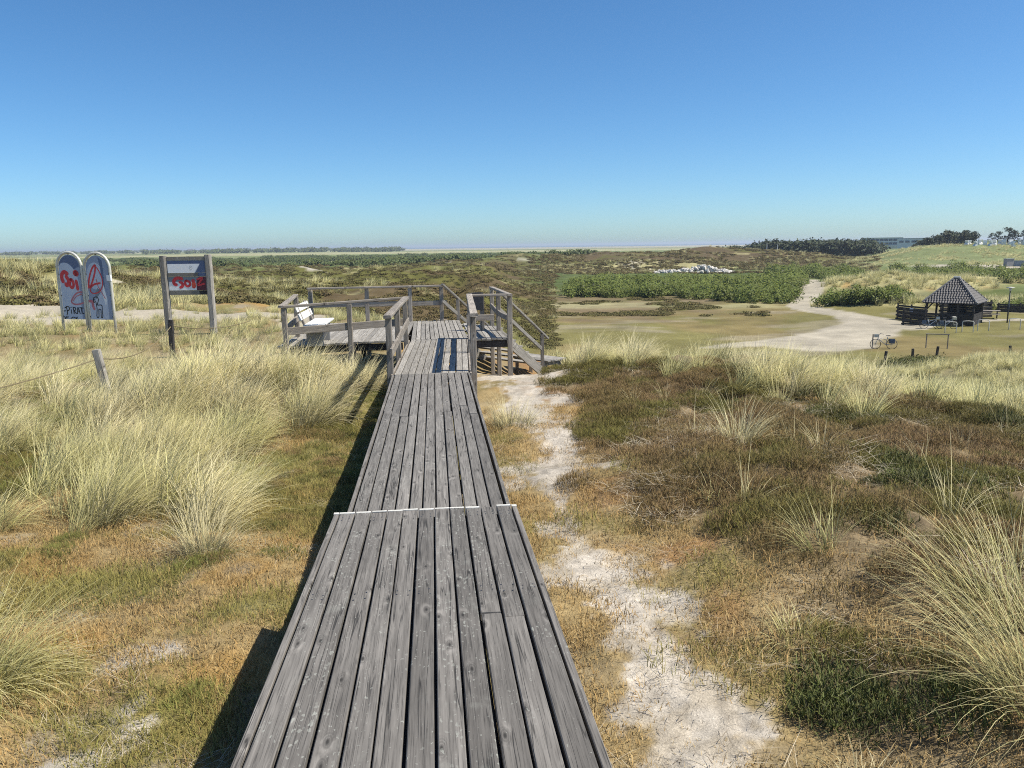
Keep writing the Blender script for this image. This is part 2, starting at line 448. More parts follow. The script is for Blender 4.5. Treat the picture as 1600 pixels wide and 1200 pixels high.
# ------------------------------------------------------------------ materials
class NT:
    def __init__(self, name):
        self.m = bpy.data.materials.new(name); self.m.use_nodes = True
        self.t = self.m.node_tree; self.t.nodes.clear()
        self.out = self.t.nodes.new('ShaderNodeOutputMaterial')
    def n(self, typ, **kw):
        nd = self.t.nodes.new('ShaderNode' + typ)
        for k, v in kw.items():
            if k.startswith('i_'):
                key = k[2:]; key = int(key) if key.isdigit() else key
                s = nd.inputs[key]
                if hasattr(v, 'is_output') or isinstance(v, bpy.types.NodeSocket): self.t.links.new(v, s)
                else: s.default_value = v
            else: setattr(nd, k, v)
        return nd
    def l(self, a, b): self.t.links.new(a, b)
    def noise(self, vec, scale, detail=4, rough=.55, w=None, dist=0.0):
        nd = self.n('TexNoise'); nd.inputs['Scale'].default_value = scale; nd.inputs['Detail'].default_value = detail
        nd.inputs['Roughness'].default_value = rough; nd.inputs['Distortion'].default_value = dist
        if w is not None: nd.noise_dimensions = '4D'; self.l(w, nd.inputs['W'])
        if vec is not None: self.l(vec, nd.inputs['Vector'])
        return nd.outputs['Fac'] if 'Fac' in nd.outputs else nd.outputs[0]
    def ramp(self, fac, stops):
        nd = self.n('ValToRGB'); cr = nd.color_ramp
        while len(cr.elements) > len(stops): cr.elements.remove(cr.elements[-1])
        while len(cr.elements) < len(stops): cr.elements.new(.5)
        for e, (p, c) in zip(cr.elements, stops):
            e.position = p; e.color = (c, c, c, 1) if not isinstance(c, (tuple, list)) else (*c, 1)
        self.l(fac, nd.inputs[0]); return nd.outputs[0]
    def mix(self, fac, a, b, typ='MIX'):
        nd = self.n('Mix', data_type='RGBA', blend_type=typ)
        for s, v in ((nd.inputs[0], fac), (nd.inputs[6], a), (nd.inputs[7], b)):
            if isinstance(v, bpy.types.NodeSocket): self.l(v, s)
            elif isinstance(v, (tuple, list)): s.default_value = (*v, 1) if len(v) == 3 else v
            else: s.default_value = v
        return nd.outputs[2]
    def math(self, op, a, b=0.0, c=None):
        nd = self.n('Math', operation=op)
        for i, v in enumerate((a, b) if c is None else (a, b, c)):
            if isinstance(v, bpy.types.NodeSocket): self.l(v, nd.inputs[i])
            else: nd.inputs[i].default_value = v
        return nd.outputs[0]
    def bsdf(self, col, rough=.8, spec=.3, bump=None, bstr=.4, bdist=.01, metal=0.0):
        p = self.n('BsdfPrincipled')
        if isinstance(col, bpy.types.NodeSocket): self.l(col, p.inputs['Base Color'])
        else: p.inputs['Base Color'].default_value = (*col, 1)
        if isinstance(rough, bpy.types.NodeSocket): self.l(rough, p.inputs['Roughness'])
        else: p.inputs['Roughness'].default_value = rough
        p.inputs['Specular IOR Level'].default_value = spec
        p.inputs['Metallic'].default_value = metal
        if bump is not None:
            b = self.n('Bump'); b.inputs['Strength'].default_value = bstr; b.inputs['Distance'].default_value = bdist
            self.l(bump, b.inputs['Height']); self.l(b.outputs[0], p.inputs['Normal'])
        self.l(p.outputs[0], self.out.inputs[0]); return p

def wood_material(name, dark, light, lichen=.5, tint=(1, 1, 1), warm=.0):
    t = NT(name)
    tc = t.n('TexCoord'); oi = t.n('ObjectInfo')
    w = t.math('MULTIPLY', oi.outputs['Random'], 57.0)
    mp = t.n('Mapping'); mp.inputs['Scale'].default_value = (16, .9, 16); t.l(tc.outputs['Object'], mp.inputs[0])
    grain = t.noise(mp.outputs[0], 3.2, 7, .62, w, .35)
    mp2 = t.n('Mapping'); mp2.inputs['Scale'].default_value = (60, 1.3, 60); t.l(tc.outputs['Object'], mp2.inputs[0])
    fine = t.noise(mp2.outputs[0], 4.0, 4, .6, w)
    mp3 = t.n('Mapping'); mp3.inputs['Scale'].default_value = (1, .55, 1); t.l(tc.outputs['Object'], mp3.inputs[0])
    blot = t.noise(mp3.outputs[0], 2.6, 5, .6, w)
    # knots: rings that bend the grain
    vk = t.n('TexVoronoi', voronoi_dimensions='2D'); vk.inputs['Scale'].default_value = 2.6
    offs = t.n('VectorMath', operation='ADD'); t.l(tc.outputs['Object'], offs.inputs[0]); cx = t.n('CombineXYZ'); t.l(w, cx.inputs[0]); t.l(t.math('MULTIPLY', w, 1.7), cx.inputs[1]); t.l(cx.outputs[0], offs.inputs[1])
    mpk = t.n('Mapping'); mpk.inputs['Scale'].default_value = (2.2, .8, 1); t.l(offs.outputs[0], mpk.inputs[0]); t.l(mpk.outputs[0], vk.inputs['Vector'])
    kd = vk.outputs['Distance']
    rings = t.math('SINE', t.math('MULTIPLY', t.math('ADD', kd, t.math('MULTIPLY', grain, .05)), 170.0))
    knotm = t.ramp(kd, [(.0, 1), (.10, .8), (.17, 0)])
    base = t.mix(t.ramp(grain, [(.33, 0), (.66, 1)]), dark, light)
    base = t.mix(t.math('MULTIPLY', t.ramp(fine, [(.34, 1), (.50, 0)]), .7), base, tuple(c * .45 for c in dark))
    base = t.mix(t.math('MULTIPLY', t.ramp(blot, [(.36, 1), (.60, 0)]), .35), base, tuple(c * .75 for c in dark))
    kk = t.math('MULTIPLY', knotm, t.ramp(rings, [(.25, .45), (.75, .05)]))
    base = t.mix(kk, base, tuple(c * .5 for c in dark))
    core = t.ramp(kd, [(.0, .9), (.022, .9), (.04, 0)])
    base = t.mix(core, base, tuple(c * .3 for c in dark))
    # long drying cracks along the grain and pale worn patches across the knots
    mpc = t.n('Mapping'); mpc.inputs['Scale'].default_value = (15, .42, 15); t.l(tc.outputs['Object'], mpc.inputs[0])
    cn = t.noise(mpc.outputs[0], 1.6, 2, .5, w)
    ck = t.ramp(t.math('ABSOLUTE', t.math('SUBTRACT', cn, .5)), [(.0, 1), (.006, .9), (.014, 0)])
    ck = t.math('MULTIPLY', ck, t.ramp(t.noise(mp3.outputs[0], 3.1, 2, .5, t.math('ADD', w, 7.0)), [(.45, 0), (.55, 1)]))
    halo = t.math('MULTIPLY', t.ramp(kd, [(.06, 0), (.11, .55), (.2, 0)]), t.ramp(t.noise(mpk.outputs[0], 9, 3, .6), [(.45, 0), (.6, 1)]))
    base = t.mix(halo, base, tuple(min(1, c * 1.5) for c in light))
    base = t.mix(t.math('MULTIPLY', ck, .75), base, tuple(c * .12 for c in dark))
    # per board tone
    tone = t.math('MULTIPLY_ADD', oi.outputs['Random'], .42, .78)
    cb = t.n('CombineColor'); [t.l(tone, cb.inputs[i]) for i in range(3)]
    base = t.mix(1.0, base, cb.outputs[0], 'MULTIPLY')
    # lichen: pale spots, denser on some boards and along their edges
    rnd2 = t.math('FRACT', t.math('MULTIPLY', oi.outputs['Random'], 13.7))
    mpl = t.n('Mapping'); mpl.inputs['Scale'].default_value = (1.0, .62, 1.0); t.l(tc.outputs['Object'], mpl.inputs[0])
    mpo = t.n('Mapping'); mpo.inputs['Scale'].default_value = (1.0, .55, 1.0); t.l(offs.outputs[0], mpo.inputs[0])
    wobn = t.n('TexNoise'); wobn.inputs['Scale'].default_value = 55; wobn.inputs['Detail'].default_value = 4; t.l(mpo.outputs[0], wobn.inputs['Vector'])
    wob_ = t.n('VectorMath', operation='MULTIPLY_ADD'); t.l(wobn.outputs['Color'], wob_.inputs[0]); wob_.inputs[1].default_value = (.03, .03, .03); t.l(mpo.outputs[0], wob_.inputs[2])
    vo = t.n('TexVoronoi', voronoi_dimensions='2D'); vo.inputs['Scale'].default_value = 58; vo.inputs['Randomness'].default_value = 1
    t.l(wob_.outputs[0], vo.inputs['Vector'])
    sz = t.noise(mpl.outputs[0], 5.0, 3, .6, w)
    dens = t.math('ADD', t.math('MULTIPLY', t.ramp(sz, [(.42, 0), (.72, 1)]), .42), t.math('MULTIPLY_ADD', rnd2, .22, -.10))
    cellr = t.n('SeparateColor'); t.l(vo.outputs['Color'], cellr.inputs[0])
    spot = t.math('LESS_THAN', vo.outputs['Distance'], t.math('MULTIPLY', dens, t.math('MULTIPLY', t.math('POWER', cellr.outputs[0], 2.2), 1.5)))
    spot = t.math('MULTIPLY', spot, t.math('MULTIPLY_ADD', cellr.outputs[1], .7, .25))
    smear = t.math('MULTIPLY', t.ramp(t.noise(mpl.outputs[0], 9, 6, .7, w), [(.56, 0), (.72, 1)]), t.math('MULTIPLY_ADD', rnd2, .75, .05))
    lic = t.math('MAXIMUM', t.math('MULTIPLY', spot, .75), t.math('MULTIPLY', smear, .5))
    base = t.mix(t.math('MULTIPLY', lic, lichen), base, (.36, .37, .33))
    crack = t.ramp(fine, [(.33, 0), (.40, 1)])
    bh = t.math('SUBTRACT', t.math('ADD', t.math('MULTIPLY', grain, .6), t.math('MULTIPLY', crack, .5)), ck)
    t.bsdf(base, .82, .28, bh, .55, .004)
    return t.m

def plain_material(name, col, rough=.6, spec=.4, var=.15, scale=9, metal=0.0, bump=.0):
    t = NT(name); tc = t.n('TexCoord')
    n = t.noise(tc.outputs['Object'], scale, 5, .6)
    c = t.mix(t.ramp(n, [(.3, 0), (.7, 1)]), tuple(x * (1 - var) for x in col), tuple(min(1, x * (1 + var)) for x in col))
    t.bsdf(c, rough, spec, n if bump else None, bump, .01, metal)
    return t.m

def blade_material(name, base, mid, tip, alt, translucent=.35, rand=.5, rough=.55):
    """leaf blades: colour runs from root to tip (attribute r), varies by blade (g) and by tuft"""
    t = NT(name)
    at = t.n('Attribute', attribute_name='leaf'); sc = t.n('SeparateColor'); t.l(at.outputs['Color'], sc.inputs[0])
    oi = t.n('ObjectInfo')
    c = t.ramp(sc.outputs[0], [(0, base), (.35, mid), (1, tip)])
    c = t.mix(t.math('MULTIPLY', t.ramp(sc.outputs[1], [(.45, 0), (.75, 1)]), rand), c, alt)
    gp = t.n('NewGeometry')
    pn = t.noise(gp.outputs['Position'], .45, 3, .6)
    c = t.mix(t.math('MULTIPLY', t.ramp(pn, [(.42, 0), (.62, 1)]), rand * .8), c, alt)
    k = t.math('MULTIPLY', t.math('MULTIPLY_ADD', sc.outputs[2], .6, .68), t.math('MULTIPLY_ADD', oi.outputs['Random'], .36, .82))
    cb = t.n('CombineColor'); [t.l(k, cb.inputs[i]) for i in range(3)]
    c = t.mix(1.0, c, cb.outputs[0], 'MULTIPLY')
    d = t.n('BsdfPrincipled'); t.l(c, d.inputs['Base Color']); d.inputs['Roughness'].default_value = rough; d.inputs['Specular IOR Level'].default_value = .2
    tr = t.n('BsdfTranslucent'); t.l(c, tr.inputs[0])
    nm = t.n('VectorMath', operation='MULTIPLY_ADD'); t.l(gp.outputs['Normal'], nm.inputs[0]); nm.inputs[1].default_value = (.55, .55, .55); nm.inputs[2].default_value = (0, 0, .75)
    nn_ = t.n('VectorMath', operation='NORMALIZE'); t.l(nm.outputs[0], nn_.inputs[0]); t.l(nn_.outputs[0], d.inputs['Normal'])
    ms = t.n('MixShader'); ms.inputs[0].default_value = translucent
    t.l(d.outputs[0], ms.inputs[1]); t.l(tr.outputs[0], ms.inputs[2]); t.l(ms.outputs[0], t.out.inputs[0])
    return t.m

M = {}
M['wood'] = wood_material('weathered_deck_wood', (.108, .10, .091), (.22, .205, .187), .8)
M['wood_mid'] = wood_material('weathered_mid_wood', (.125, .116, .106), (.245, .23, .21), .5)
M['wood_pale'] = wood_material('weathered_pale_wood', (.21, .195, .175), (.42, .395, .355), .22)
M['wood_rail'] = wood_material('weathered_rail_wood', (.20, .175, .15), (.42, .375, .32), .25)
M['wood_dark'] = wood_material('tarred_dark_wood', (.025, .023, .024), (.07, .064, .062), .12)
M['white_paint'] = plain_material('worn_white_paint', (.55, .54, .50), .75, .2, .25, 40)
M['tread_white'] = plain_material('pale_bench_paint', (.62, .62, .60), .6, .3, .16, 11)
M['metal'] = plain_material('galvanised_tube', (.56, .55, .49), .42, .5, .12, 7, .2)
M['rope'] = plain_material('hemp_rope', (.20, .165, .10), .9, .1, .3, 60)
M['dark_metal'] = plain_material('dark_painted_metal', (.035, .035, .04), .4, .5, .2, 8)

# ------------------------------------------------------------------ the ground
def build_ground():
    fine = np.arange(-46, 62.01, .16)
    az = np.radians(np.concatenate([np.arange(-180, -46, 3.0), fine, np.arange(63, 180, 3.0)]))
    rad = [.35]
    while rad[-1] < 30: rad.append(rad[-1] * 1.0105 + .004)
    while rad[-1] < 90: rad.append(rad[-1] * 1.011)
    while rad[-1] < 420: rad.append(rad[-1] * 1.0135)
    while rad[-1] < 15000: rad.append(rad[-1] * 1.05)
    rad = np.array(rad)
    A, Rr = np.meshgrid(az, rad)
    x = (np.sin(A) * Rr).ravel(); y = (np.cos(A) * Rr).ravel()
    z = height(x, y)
    na, nr = len(az), len(rad)
    v = np.column_stack([x, y, z])
    i = np.arange(nr - 1)[:, None] * na; j = np.arange(na)[None, :]; j2 = (np.arange(na)[None, :] + 1) % na
    f = np.stack([i + j, i + j2, i + na + j2, i + na + j], -1).reshape(-1, 4)
    me = mesh_np('ground', v, f)
    me.polygons.foreach_set('use_smooth', np.ones(len(me.polygons), bool))
    set_col(me, 'cover', ground_colour(x, y, z))
    t = NT('heath_ground')
    at = t.n('Attribute', attribute_name='cover')
    gp = t.n('NewGeometry')
    n1 = t.noise(gp.outputs['Position'], 14, 6, .7)
    n2 = t.noise(gp.outputs['Position'], 95, 3, .6)
    n3 = t.noise(gp.outputs['Position'], .55, 6, .7)
    n4 = t.noise(gp.outputs['Position'], 310, 2, .6)
    k = t.math('MULTIPLY', t.math('MULTIPLY_ADD', n1, 1.1, .45), t.math('MULTIPLY', t.math('MULTIPLY_ADD', n2, 1.1, .45), t.math('MULTIPLY_ADD', n4, .8, .6)))
    k = t.math('MULTIPLY', k, t.math('MULTIPLY_ADD', n3, .7, .65))
    cb = t.n('CombineColor'); [t.l(k, cb.inputs[q]) for q in range(3)]
    c = t.mix(1.0, at.outputs['Color'], cb.outputs[0], 'MULTIPLY')
    h = t.math('ADD', t.math('MULTIPLY', n1, 1.0), t.math('MULTIPLY', n2, .35))
    t.bsdf(c, .95, .08, h, .55, .03)
    me.materials.append(t.m)
    o = link('ground', me); tag(o, kind='structure')
    return o
build_ground()

def build_sea():
    a0, a1 = R(-60), R(100); n = 60; vs = []; fs = []
    for i in range(n + 1):
        a = a0 + (a1 - a0) * i / n
        for rr in (2500, 5000, 9000, 15500): vs.append((math.sin(a) * rr, math.cos(a) * rr, -7.6))
    for i in range(n):
        for k in range(3):
            b = i * 4 + k; fs.append((b, b + 4, b + 5, b + 1))
    me = bpy.data.meshes.new('sea'); me.from_pydata(vs, [], fs); me.update()
    t = NT('sea_water'); gp = t.n('NewGeometry')
    mp = t.n('Mapping'); mp.inputs['Scale'].default_value = (.02, .06, 1); t.l(gp.outputs['Position'], mp.inputs[0])
    nn = t.noise(mp.outputs[0], 1.0, 4, .6)
    c = t.mix(nn, (.10, .15, .21), (.17, .22, .27))
    t.bsdf(c, .55, .3, nn, .2, 1.0)
    me.materials.append(t.m)
    tag(link('sea', me), kind='structure')
build_sea()

# ------------------------------------------------------------------ boardwalk
XL, XR = -.697, .524
SLOPE = .0384
def near_z(y): return -SLOPE * y
def sec_z(y): return -.40 - .0075 * (y - 5)

bw = empty('boardwalk', (-.09, 2, -.9))
tag(bw, 'dark weathered boardwalk ramp in the foreground with white-edged step', 'boardwalk')
pitch_b = (XR - XL - .076) / 11
rb = random.Random(3)
for i in range(11):
    x = XL + .038 + pitch_b * (i + .5)
    joints = {8: [3.35], 9: [3.3], 1: [], 2: []}.get(i, [])
    ys = [-2.2] + joints + [5.03 + rb.uniform(-.012, .012)]
    for a, b in zip(ys[:-1], ys[1:]):
        dx0, dx1 = rb.uniform(-.0022, .0022), rb.uniform(-.0022, .0022)
        lift = rb.uniform(-.003, .003)
        timber('board', (x + dx0, a + .004, near_z(a) - .02 + lift), (x + dx1, b - .004, near_z(b) - .02 + lift), pitch_b - .0125 + rb.uniform(-.002, .002), .04, bw, M['wood'], seg=10, wob=.0022, cham=.004)
    yy = ys[-1]
    ws_ = pitch_b - rb.uniform(.006, .012)
    if rb.random() < .95:
        MB().box((0, 0, 0), (ws_, rb.uniform(.018, .026), .006)).build('white_strip', M['white_paint'], bw, Vector((x + rb.uniform(-.003, .003), yy - .019, near_z(yy) + .0035)) - bw.location)
for x in (XL + .016, XR - .016):
    timber('edge_board', (x, -2.2, near_z(-2.2) - .115), (x, 5.04, near_z(5.04) - .115), .032, .22, bw, M['wood'], seg=8, wob=.002, cham=.003)
    MB().box((0, 0, 0), (.034, .03, .006)).build('white_strip', M['white_paint'], bw, Vector((x, 5.02, near_z(5.02) - .0015)) - bw.location)
for y in (-1.5, .3, 2.0, 3.6, 4.85):
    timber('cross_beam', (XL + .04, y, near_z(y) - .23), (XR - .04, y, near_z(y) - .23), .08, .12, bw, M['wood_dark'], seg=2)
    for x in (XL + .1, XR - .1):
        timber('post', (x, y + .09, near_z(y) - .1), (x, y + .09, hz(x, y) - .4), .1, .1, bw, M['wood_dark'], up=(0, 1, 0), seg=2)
for x in (-.58, -.44, -.3, -.16, -.02, .12, .26, .40):  # near-closed dark underlayer, added so the gaps between boards look black
    timber('gap_backing', (x, -2.1, near_z(-2.1) - .105), (x, 4.98, near_z(4.98) - .105), .125, .12, bw, M['wood_dark'], seg=1)

bw2 = empty('boardwalk', (-.08, 8.7, -1.2))
tag(bw2, 'middle stretch of grey boardwalk between the step and the railings', 'boardwalk')
for i in range(11):
    x = XL + .038 + .01 + pitch_b * (i + .5)
    j = {0: [9.4], 1: [9.2], 2: [9.0], 9: [9.5], 10: [9.1], 7: [9.3]}.get(i, [])
    ys = [4.9] + [v + rb.uniform(-.15, .15) for v in j] + [12.33 + rb.uniform(-.02, .02)]
    for a, b in zip(ys[:-1], ys[1:]):
        lift = rb.uniform(-.004, .004)
        timber('board', (x + rb.uniform(-.003, .003), a + .005, sec_z(a) - .02 + lift), (x + .018 * (b - 5) / 7.3 + rb.uniform(-.003, .003), b - .005, sec_z(b) - .02 + lift), pitch_b - .0125 + rb.uniform(-.003, .002), .04, bw2, M['wood_mid'] if 'wood_mid' in M else M['wood'], seg=8, wob=.003, cham=.004)
for x in (XL + .018, XR + .005):
    timber('edge_board', (x, 4.92, sec_z(4.92) - .075), (x + .015, 12.33, sec_z(12.3) - .075), .03, .14, bw2, M['wood'], seg=6, wob=.003, cham=.003)
for x in (-.57, -.43, -.29, -.15, -.01, .13, .27, .41):  # same added underlayer, blocks sunlit ground behind the board gaps
    timber('gap_backing', (x, 4.95, sec_z(5) - .105), (x, 12.3, sec_z(12.3) - .105), .125, .12, bw2, M['wood_dark'], seg=1)
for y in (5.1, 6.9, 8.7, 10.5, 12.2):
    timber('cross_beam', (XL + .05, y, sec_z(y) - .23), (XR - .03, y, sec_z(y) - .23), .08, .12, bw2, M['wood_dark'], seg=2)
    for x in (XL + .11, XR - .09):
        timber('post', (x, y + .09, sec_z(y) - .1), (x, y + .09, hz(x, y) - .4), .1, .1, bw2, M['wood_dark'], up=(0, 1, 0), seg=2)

def screws(parent, zf, ys, x0, x1):
    m = MB()
    for y in ys:
        for i in range(11):
            for s in (-.026, .026):
                x = x0 + (x1 - x0) * (i + .5) / 11 + s + rb.uniform(-.006, .006); yy = y + rb.uniform(-.02, .02)
                m.add([(x + .0048 * math.cos(a), yy + .0048 * math.sin(a), zf(yy) + .0012) for a in np.linspace(0, 2 * math.pi, 6, endpoint=False)], [tuple(range(6))])
    m.v = [tuple(Vector(v) - parent.location) for v in m.v]
    o = m.build('screw_heads', M['dark_metal'], parent); o['kind'] = 'stuff'
screws(bw, near_z, (.3, .36, 2.0, 2.06, 3.6, 3.66, 4.85, 4.91), XL + .038, XR - .038)
screws(bw2, sec_z, (6.9, 6.96, 8.7, 8.76, 10.5, 12.2), XL + .048, XR - .028)

# ------------------------------------------------------------------ viewing platform with railings
DZ = -.465
vp = empty('viewing_platform', (-.5, 18.5, -1.5))
tag(vp, 'grey timber viewing platform with post-and-rail railings at the boardwalk end', 'platform')
W3 = M['wood_pale']; WR = M['wood_rail']
n3 = 11
for i in range(n3):           # approach between the railings
    x0 = -.655 + 1.205 * (i + .5) / n3
    x1 = -.50 + 1.22 * (i + .5) / n3
    ys = [12.36] + ([14.72] if i > 3 else []) + [17.08]
    for a, b in zip(ys[:-1], ys[1:]):
        fa, fb = (a - 12.36) / 4.72, (b - 12.36) / 4.72
        timber('board', (x0 + (x1 - x0) * fa + rb.uniform(-.003, .003), a + .008, DZ - .02), (x0 + (x1 - x0) * fb, b - .006, DZ - .02 + rb.uniform(-.004, .004)), 1.205 / n3 - .012, .04, vp, W3, seg=4, cham=.004)
n4 = 12
for i in range(n4):           # middle of the platform
    x = -.50 + 1.26 * (i + .5) / n4
    timber('board', (x + rb.uniform(-.004, .004), 17.11, DZ - .02 + rb.uniform(-.003, .003)), (x - .04, 21.45 + rb.uniform(-.02, .02), DZ - .02), 1.26 / n4 - .013, .04, vp, W3, seg=4, cham=.004)
nl = 23
for i in range(nl):           # left arm
    x = -.56 - .115 * (i + .5)
    yf = 16.95 - .55 * max(0, (-x - 1.6) / 1.6)
    timber('board', (x - .06, yf + rb.uniform(-.02, .02), DZ - .02 + rb.uniform(-.004, .004)), (x + .05, 21.4 + rb.uniform(-.02, .02), DZ - .02), .115 - .014, .04, vp, W3, seg=3, cham=.004)
nr_ = 7
for i in range(nr_):           # right arm
    x = .80 + .118 * (i + .5)
    y1 = 21.2 - 1.22 * max(0, (x - .3))
    timber('board', (x, 16.96 + rb.uniform(-.02, .02), DZ - .02 + rb.uniform(-.004, .004)), (x - .02, y1, DZ - .02), .118 - .016, .04, vp, W3, seg=3, cham=.004)
# bearers and joists
timber('bearer', (-3.2, 16.55, DZ - .13), (-1.75, 17.02, DZ - .13), .07, .15, vp, M['wood_dark'])
timber('bearer', (-1.75, 17.02, DZ - .13), (-.68, 17.02, DZ - .13), .07, .15, vp, M['wood_dark'])
timber('bearer', (.78, 17.05, DZ - .13), (1.62, 17.05, DZ - .13), .07, .15, vp, M['wood_dark'])
for y in (18.4, 19.8, 21.2):
    timber('bearer', (-3.2, y, DZ - .13), (.75, y, DZ - .13), .07, .15, vp, M['wood_dark'])
for (x, y) in ((-3.1, 18.4), (-1.9, 18.4), (-.6, 18.4), (.7, 18.4), (-3.1, 21.1), (-1.9, 21.1), (-.6, 19.9), (.6, 21.1), (-1.75, 16.95), (.72, 17.2), (-.5, 14.4), (.5, 14.4)):
    timber('support_post', (x, y, DZ - .05), (x, y, hz(x, y) - .3), .12, .12, vp, M['wood_dark'], up=(0, 1, 0), seg=2)
for y in (12.45, 14.6, 16.9):
    timber('cross_beam', (-.62, y, DZ - .1), (.58, y, DZ - .1), .08, .115, vp, M['wood_dark'])
for xa, xb in ((-.69, -.545), (.575, .74)):
    timber('edge_board', (xa, 12.36, DZ - .08), (xb, 17.06, DZ - .08), .03, .15, vp, WR, seg=4)

RT = .50
def post(x, y, ztop, zbot=None, w=.1, t=None, parent=None):
    timber('post', (x, y, hz(x, y) - .3 if zbot is None else zbot), (x, y, ztop), w, t or w, parent or vp, WR, up=(0, 1, 0), seg=4, wob=.005, cham=.01)
def rail(p0, p1, w=.11, t=.05, name='top_rail', parent=None):
    timber(name, p0, p1, w, t, parent or vp, WR, seg=5, wob=.004, cham=.008)
for x, y in ((-.715, 12.5), (-.66, 14.35), (-.585, 16.4)): post(x, y, RT - .05)
for x, y in ((.635, 12.55), (.70, 14.8), (.80, 17.0)): post(x, y, RT - .05)
rail((-.72, 12.25, RT - .03), (-.565, 16.62, RT - .01), .125, .055)
rail((.64, 12.3, RT - .03), (.80, 17.12, RT - .01), .125, .055)
timber('mid_rail', (-.665, 12.0, -.07), (-.53, 16.6, 0.0), .04, .14, vp, WR, seg=4)
timber('mid_rail', (.58, 12.5, -.03), (.745, 17.0, 0.0), .04, .14, vp, WR, seg=4)
# front of the left arm
rail((-.62, 16.58, RT - .015), (-3.02, 15.92, RT - .105), .11, .05)
timber('mid_rail', (-.62, 16.56, -.02), (-2.95, 15.93, -.10), .045, .15, vp, WR, seg=4)
for x, y, zt in ((-1.72, 16.25, RT - .09), (-2.98, 15.95, RT - .13)): post(x, y, zt)
# left end
rail((-3.02, 15.86, RT - .10), (-3.12, 18.25, RT - .01), .11, .05)
timber('mid_rail', (-3.0, 15.9, -.10), (-3.1, 18.2, -.03), .045, .13, vp, WR)
post(-3.12, 18.2, RT - .05)
# back
rail((-3.34, 21.3, RT - .02), (.30, 21.4, RT - .01), .10, .05)
timber('mid_rail', (-3.3, 21.36, .03), (.38, 21.44, .02), .045, .13, vp, WR, seg=4)
for x in (-3.28, -1.78, -.62, .24): post(x, 21.42, RT - .045, w=.11)
# right arm: front and side
rail((.80, 17.0, RT - .01), (1.68, 16.95, RT - .015), .10, .05)
timber('mid_rail', (.80, 16.95, .0), (1.32, 16.93, .0), .045, .13, vp, WR)
rail((1.68, 16.88, RT - .012), (1.50, 19.85, RT + .0), .11, .05)
timber('mid_rail', (1.64, 16.95, -.02), (1.47, 19.8, .06), .045, .12, vp, WR, sag=.05)
post(1.68, 17.0, RT - .03, w=.11); post(1.56, 18.5, RT - .03); post(1.50, 19.75, RT - .03)

# ------------------------------------------------------------------ stairs down to the right
st = empty('staircase', (1.9, 21, -1.6))
tag(st, 'open timber staircase with handrails going down to the right of the platform', 'staircase')
hd = Vector((.77, .64, 0)); wd = Vector((-.638, .77, 0)); TR = Vector((1.62, 19.72, DZ)); TL = TR + wd * 2.0
sl = .74
for P0 in (TR, TL):
    timber('stringer', P0 + hd * .0 + Vector((0, 0, -.16)), P0 + hd * 1.75 + Vector((0, 0, -.16 - 1.75 * sl)), .06, .24, st, W3, seg=3)
for k in range(7):
    tt = .10 + .245 * k
    z = -.16 * (k + .5) * 1.13
    c0 = TR + hd * tt + Vector((0, 0, z)); c1 = TL + hd * tt + Vector((0, 0, z))
    timber('tread', c0, c1, .23, .045, st, W3, seg=2)
def stair_rail(P0, start):
    a = P0 + Vector((0, 0, .93)); d = hd * 1.95 + Vector((0, 0, -1.95 * sl))
    timber('handrail', a + d * start, a + d, .09, .05, st, M['wood_pale'], seg=3)
    timber('mid_rail', a + d * start + Vector((0, 0, -.45)), a + d * .88 + Vector((0, 0, -.45)), .05, .09, st, M['wood_pale'], seg=3)
    for tt in (.45, 1.72):
        p = P0 + hd * tt
        timber('post', p + Vector((0, 0, -sl * tt - .5)), p + Vector((0, 0, .90 - sl * tt)), .09, .09, st, WR, up=(0, 1, 0))
stair_rail(TR, .0); stair_rail(TL, -.05)
lnd = empty('landing_step', (3.3, 21.6, -1.9))
tag(lnd, 'low grey timber landing step at the foot of the platform stairs', 'step')
for k in range(5):
    c = Vector((3.0, 21.0, -1.60)) + hd * (.02 + .16 * k)
    timber('board', c + wd * -.2, c + wd * 1.3, .145, .04, lnd, W3, seg=2)
for a in (.0, 1.1):
    c = Vector((3.0, 21.0, -1.69)) + wd * a
    timber('bearer', c, c + hd * .72, .06, .13, lnd, WR)
    for q in (.08, .66):
        timber('leg', c + hd * q, c + hd * q + Vector((0, 0, -.6)), .09, .09, lnd, WR, up=(0, 1, 0))

# ------------------------------------------------------------------ benches and information panel on the platform
def bench(loc, rz, label):
    b = empty('bench', loc, rz); tag(b, label, 'bench')
    L = 1.6
    def pl(name, p0, p1, w, t, up=(0, 0, 1), mat=M['tread_white']):
        me = wood_mesh((Vector(p1) - Vector(p0)).length, w, t, 5, 2, .008, .001); me.materials.append(mat)
        o = bpy.data.objects.new(name, me); COL.objects.link(o); o.parent = b
        d = (Vector(p1) - Vector(p0)).normalized(); s = d.cross(Vector(up)).normalized(); u = s.cross(d)
        m = Matrix((s, d, u)).transposed().to_4x4(); m.translation = (Vector(p0) + Vector(p1)) / 2; o.matrix_local = m
    for k, x in enumerate((.10, .245, .39)): pl('seat_slat', (x, -L / 2, .445), (x, L / 2, .445), .135, .04)
    for z, x in ((.62, -.04), (.79, -.10)): pl('back_slat', (x, -L / 2, z), (x, L / 2, z), .145, .03, up=(1, 0, .35))
    for y in (-.55, .55):
        pl('leg', (.22, y, .0), (.22, y, .42), .09, .34, up=(1, 0, 0), mat=M['concrete'])
        pl('back_support', (.06, y, .34), (-.14, y, .88), .07, .05, up=(1, 0, 0), mat=M['wood_rail'])
    return b
M['concrete'] = plain_material('grey_concrete', (.27, .27, .27), .9, .2, .15, 12)
bench((-2.68, 16.92, DZ + .002), 0, 'white slatted bench at the left end of the platform')
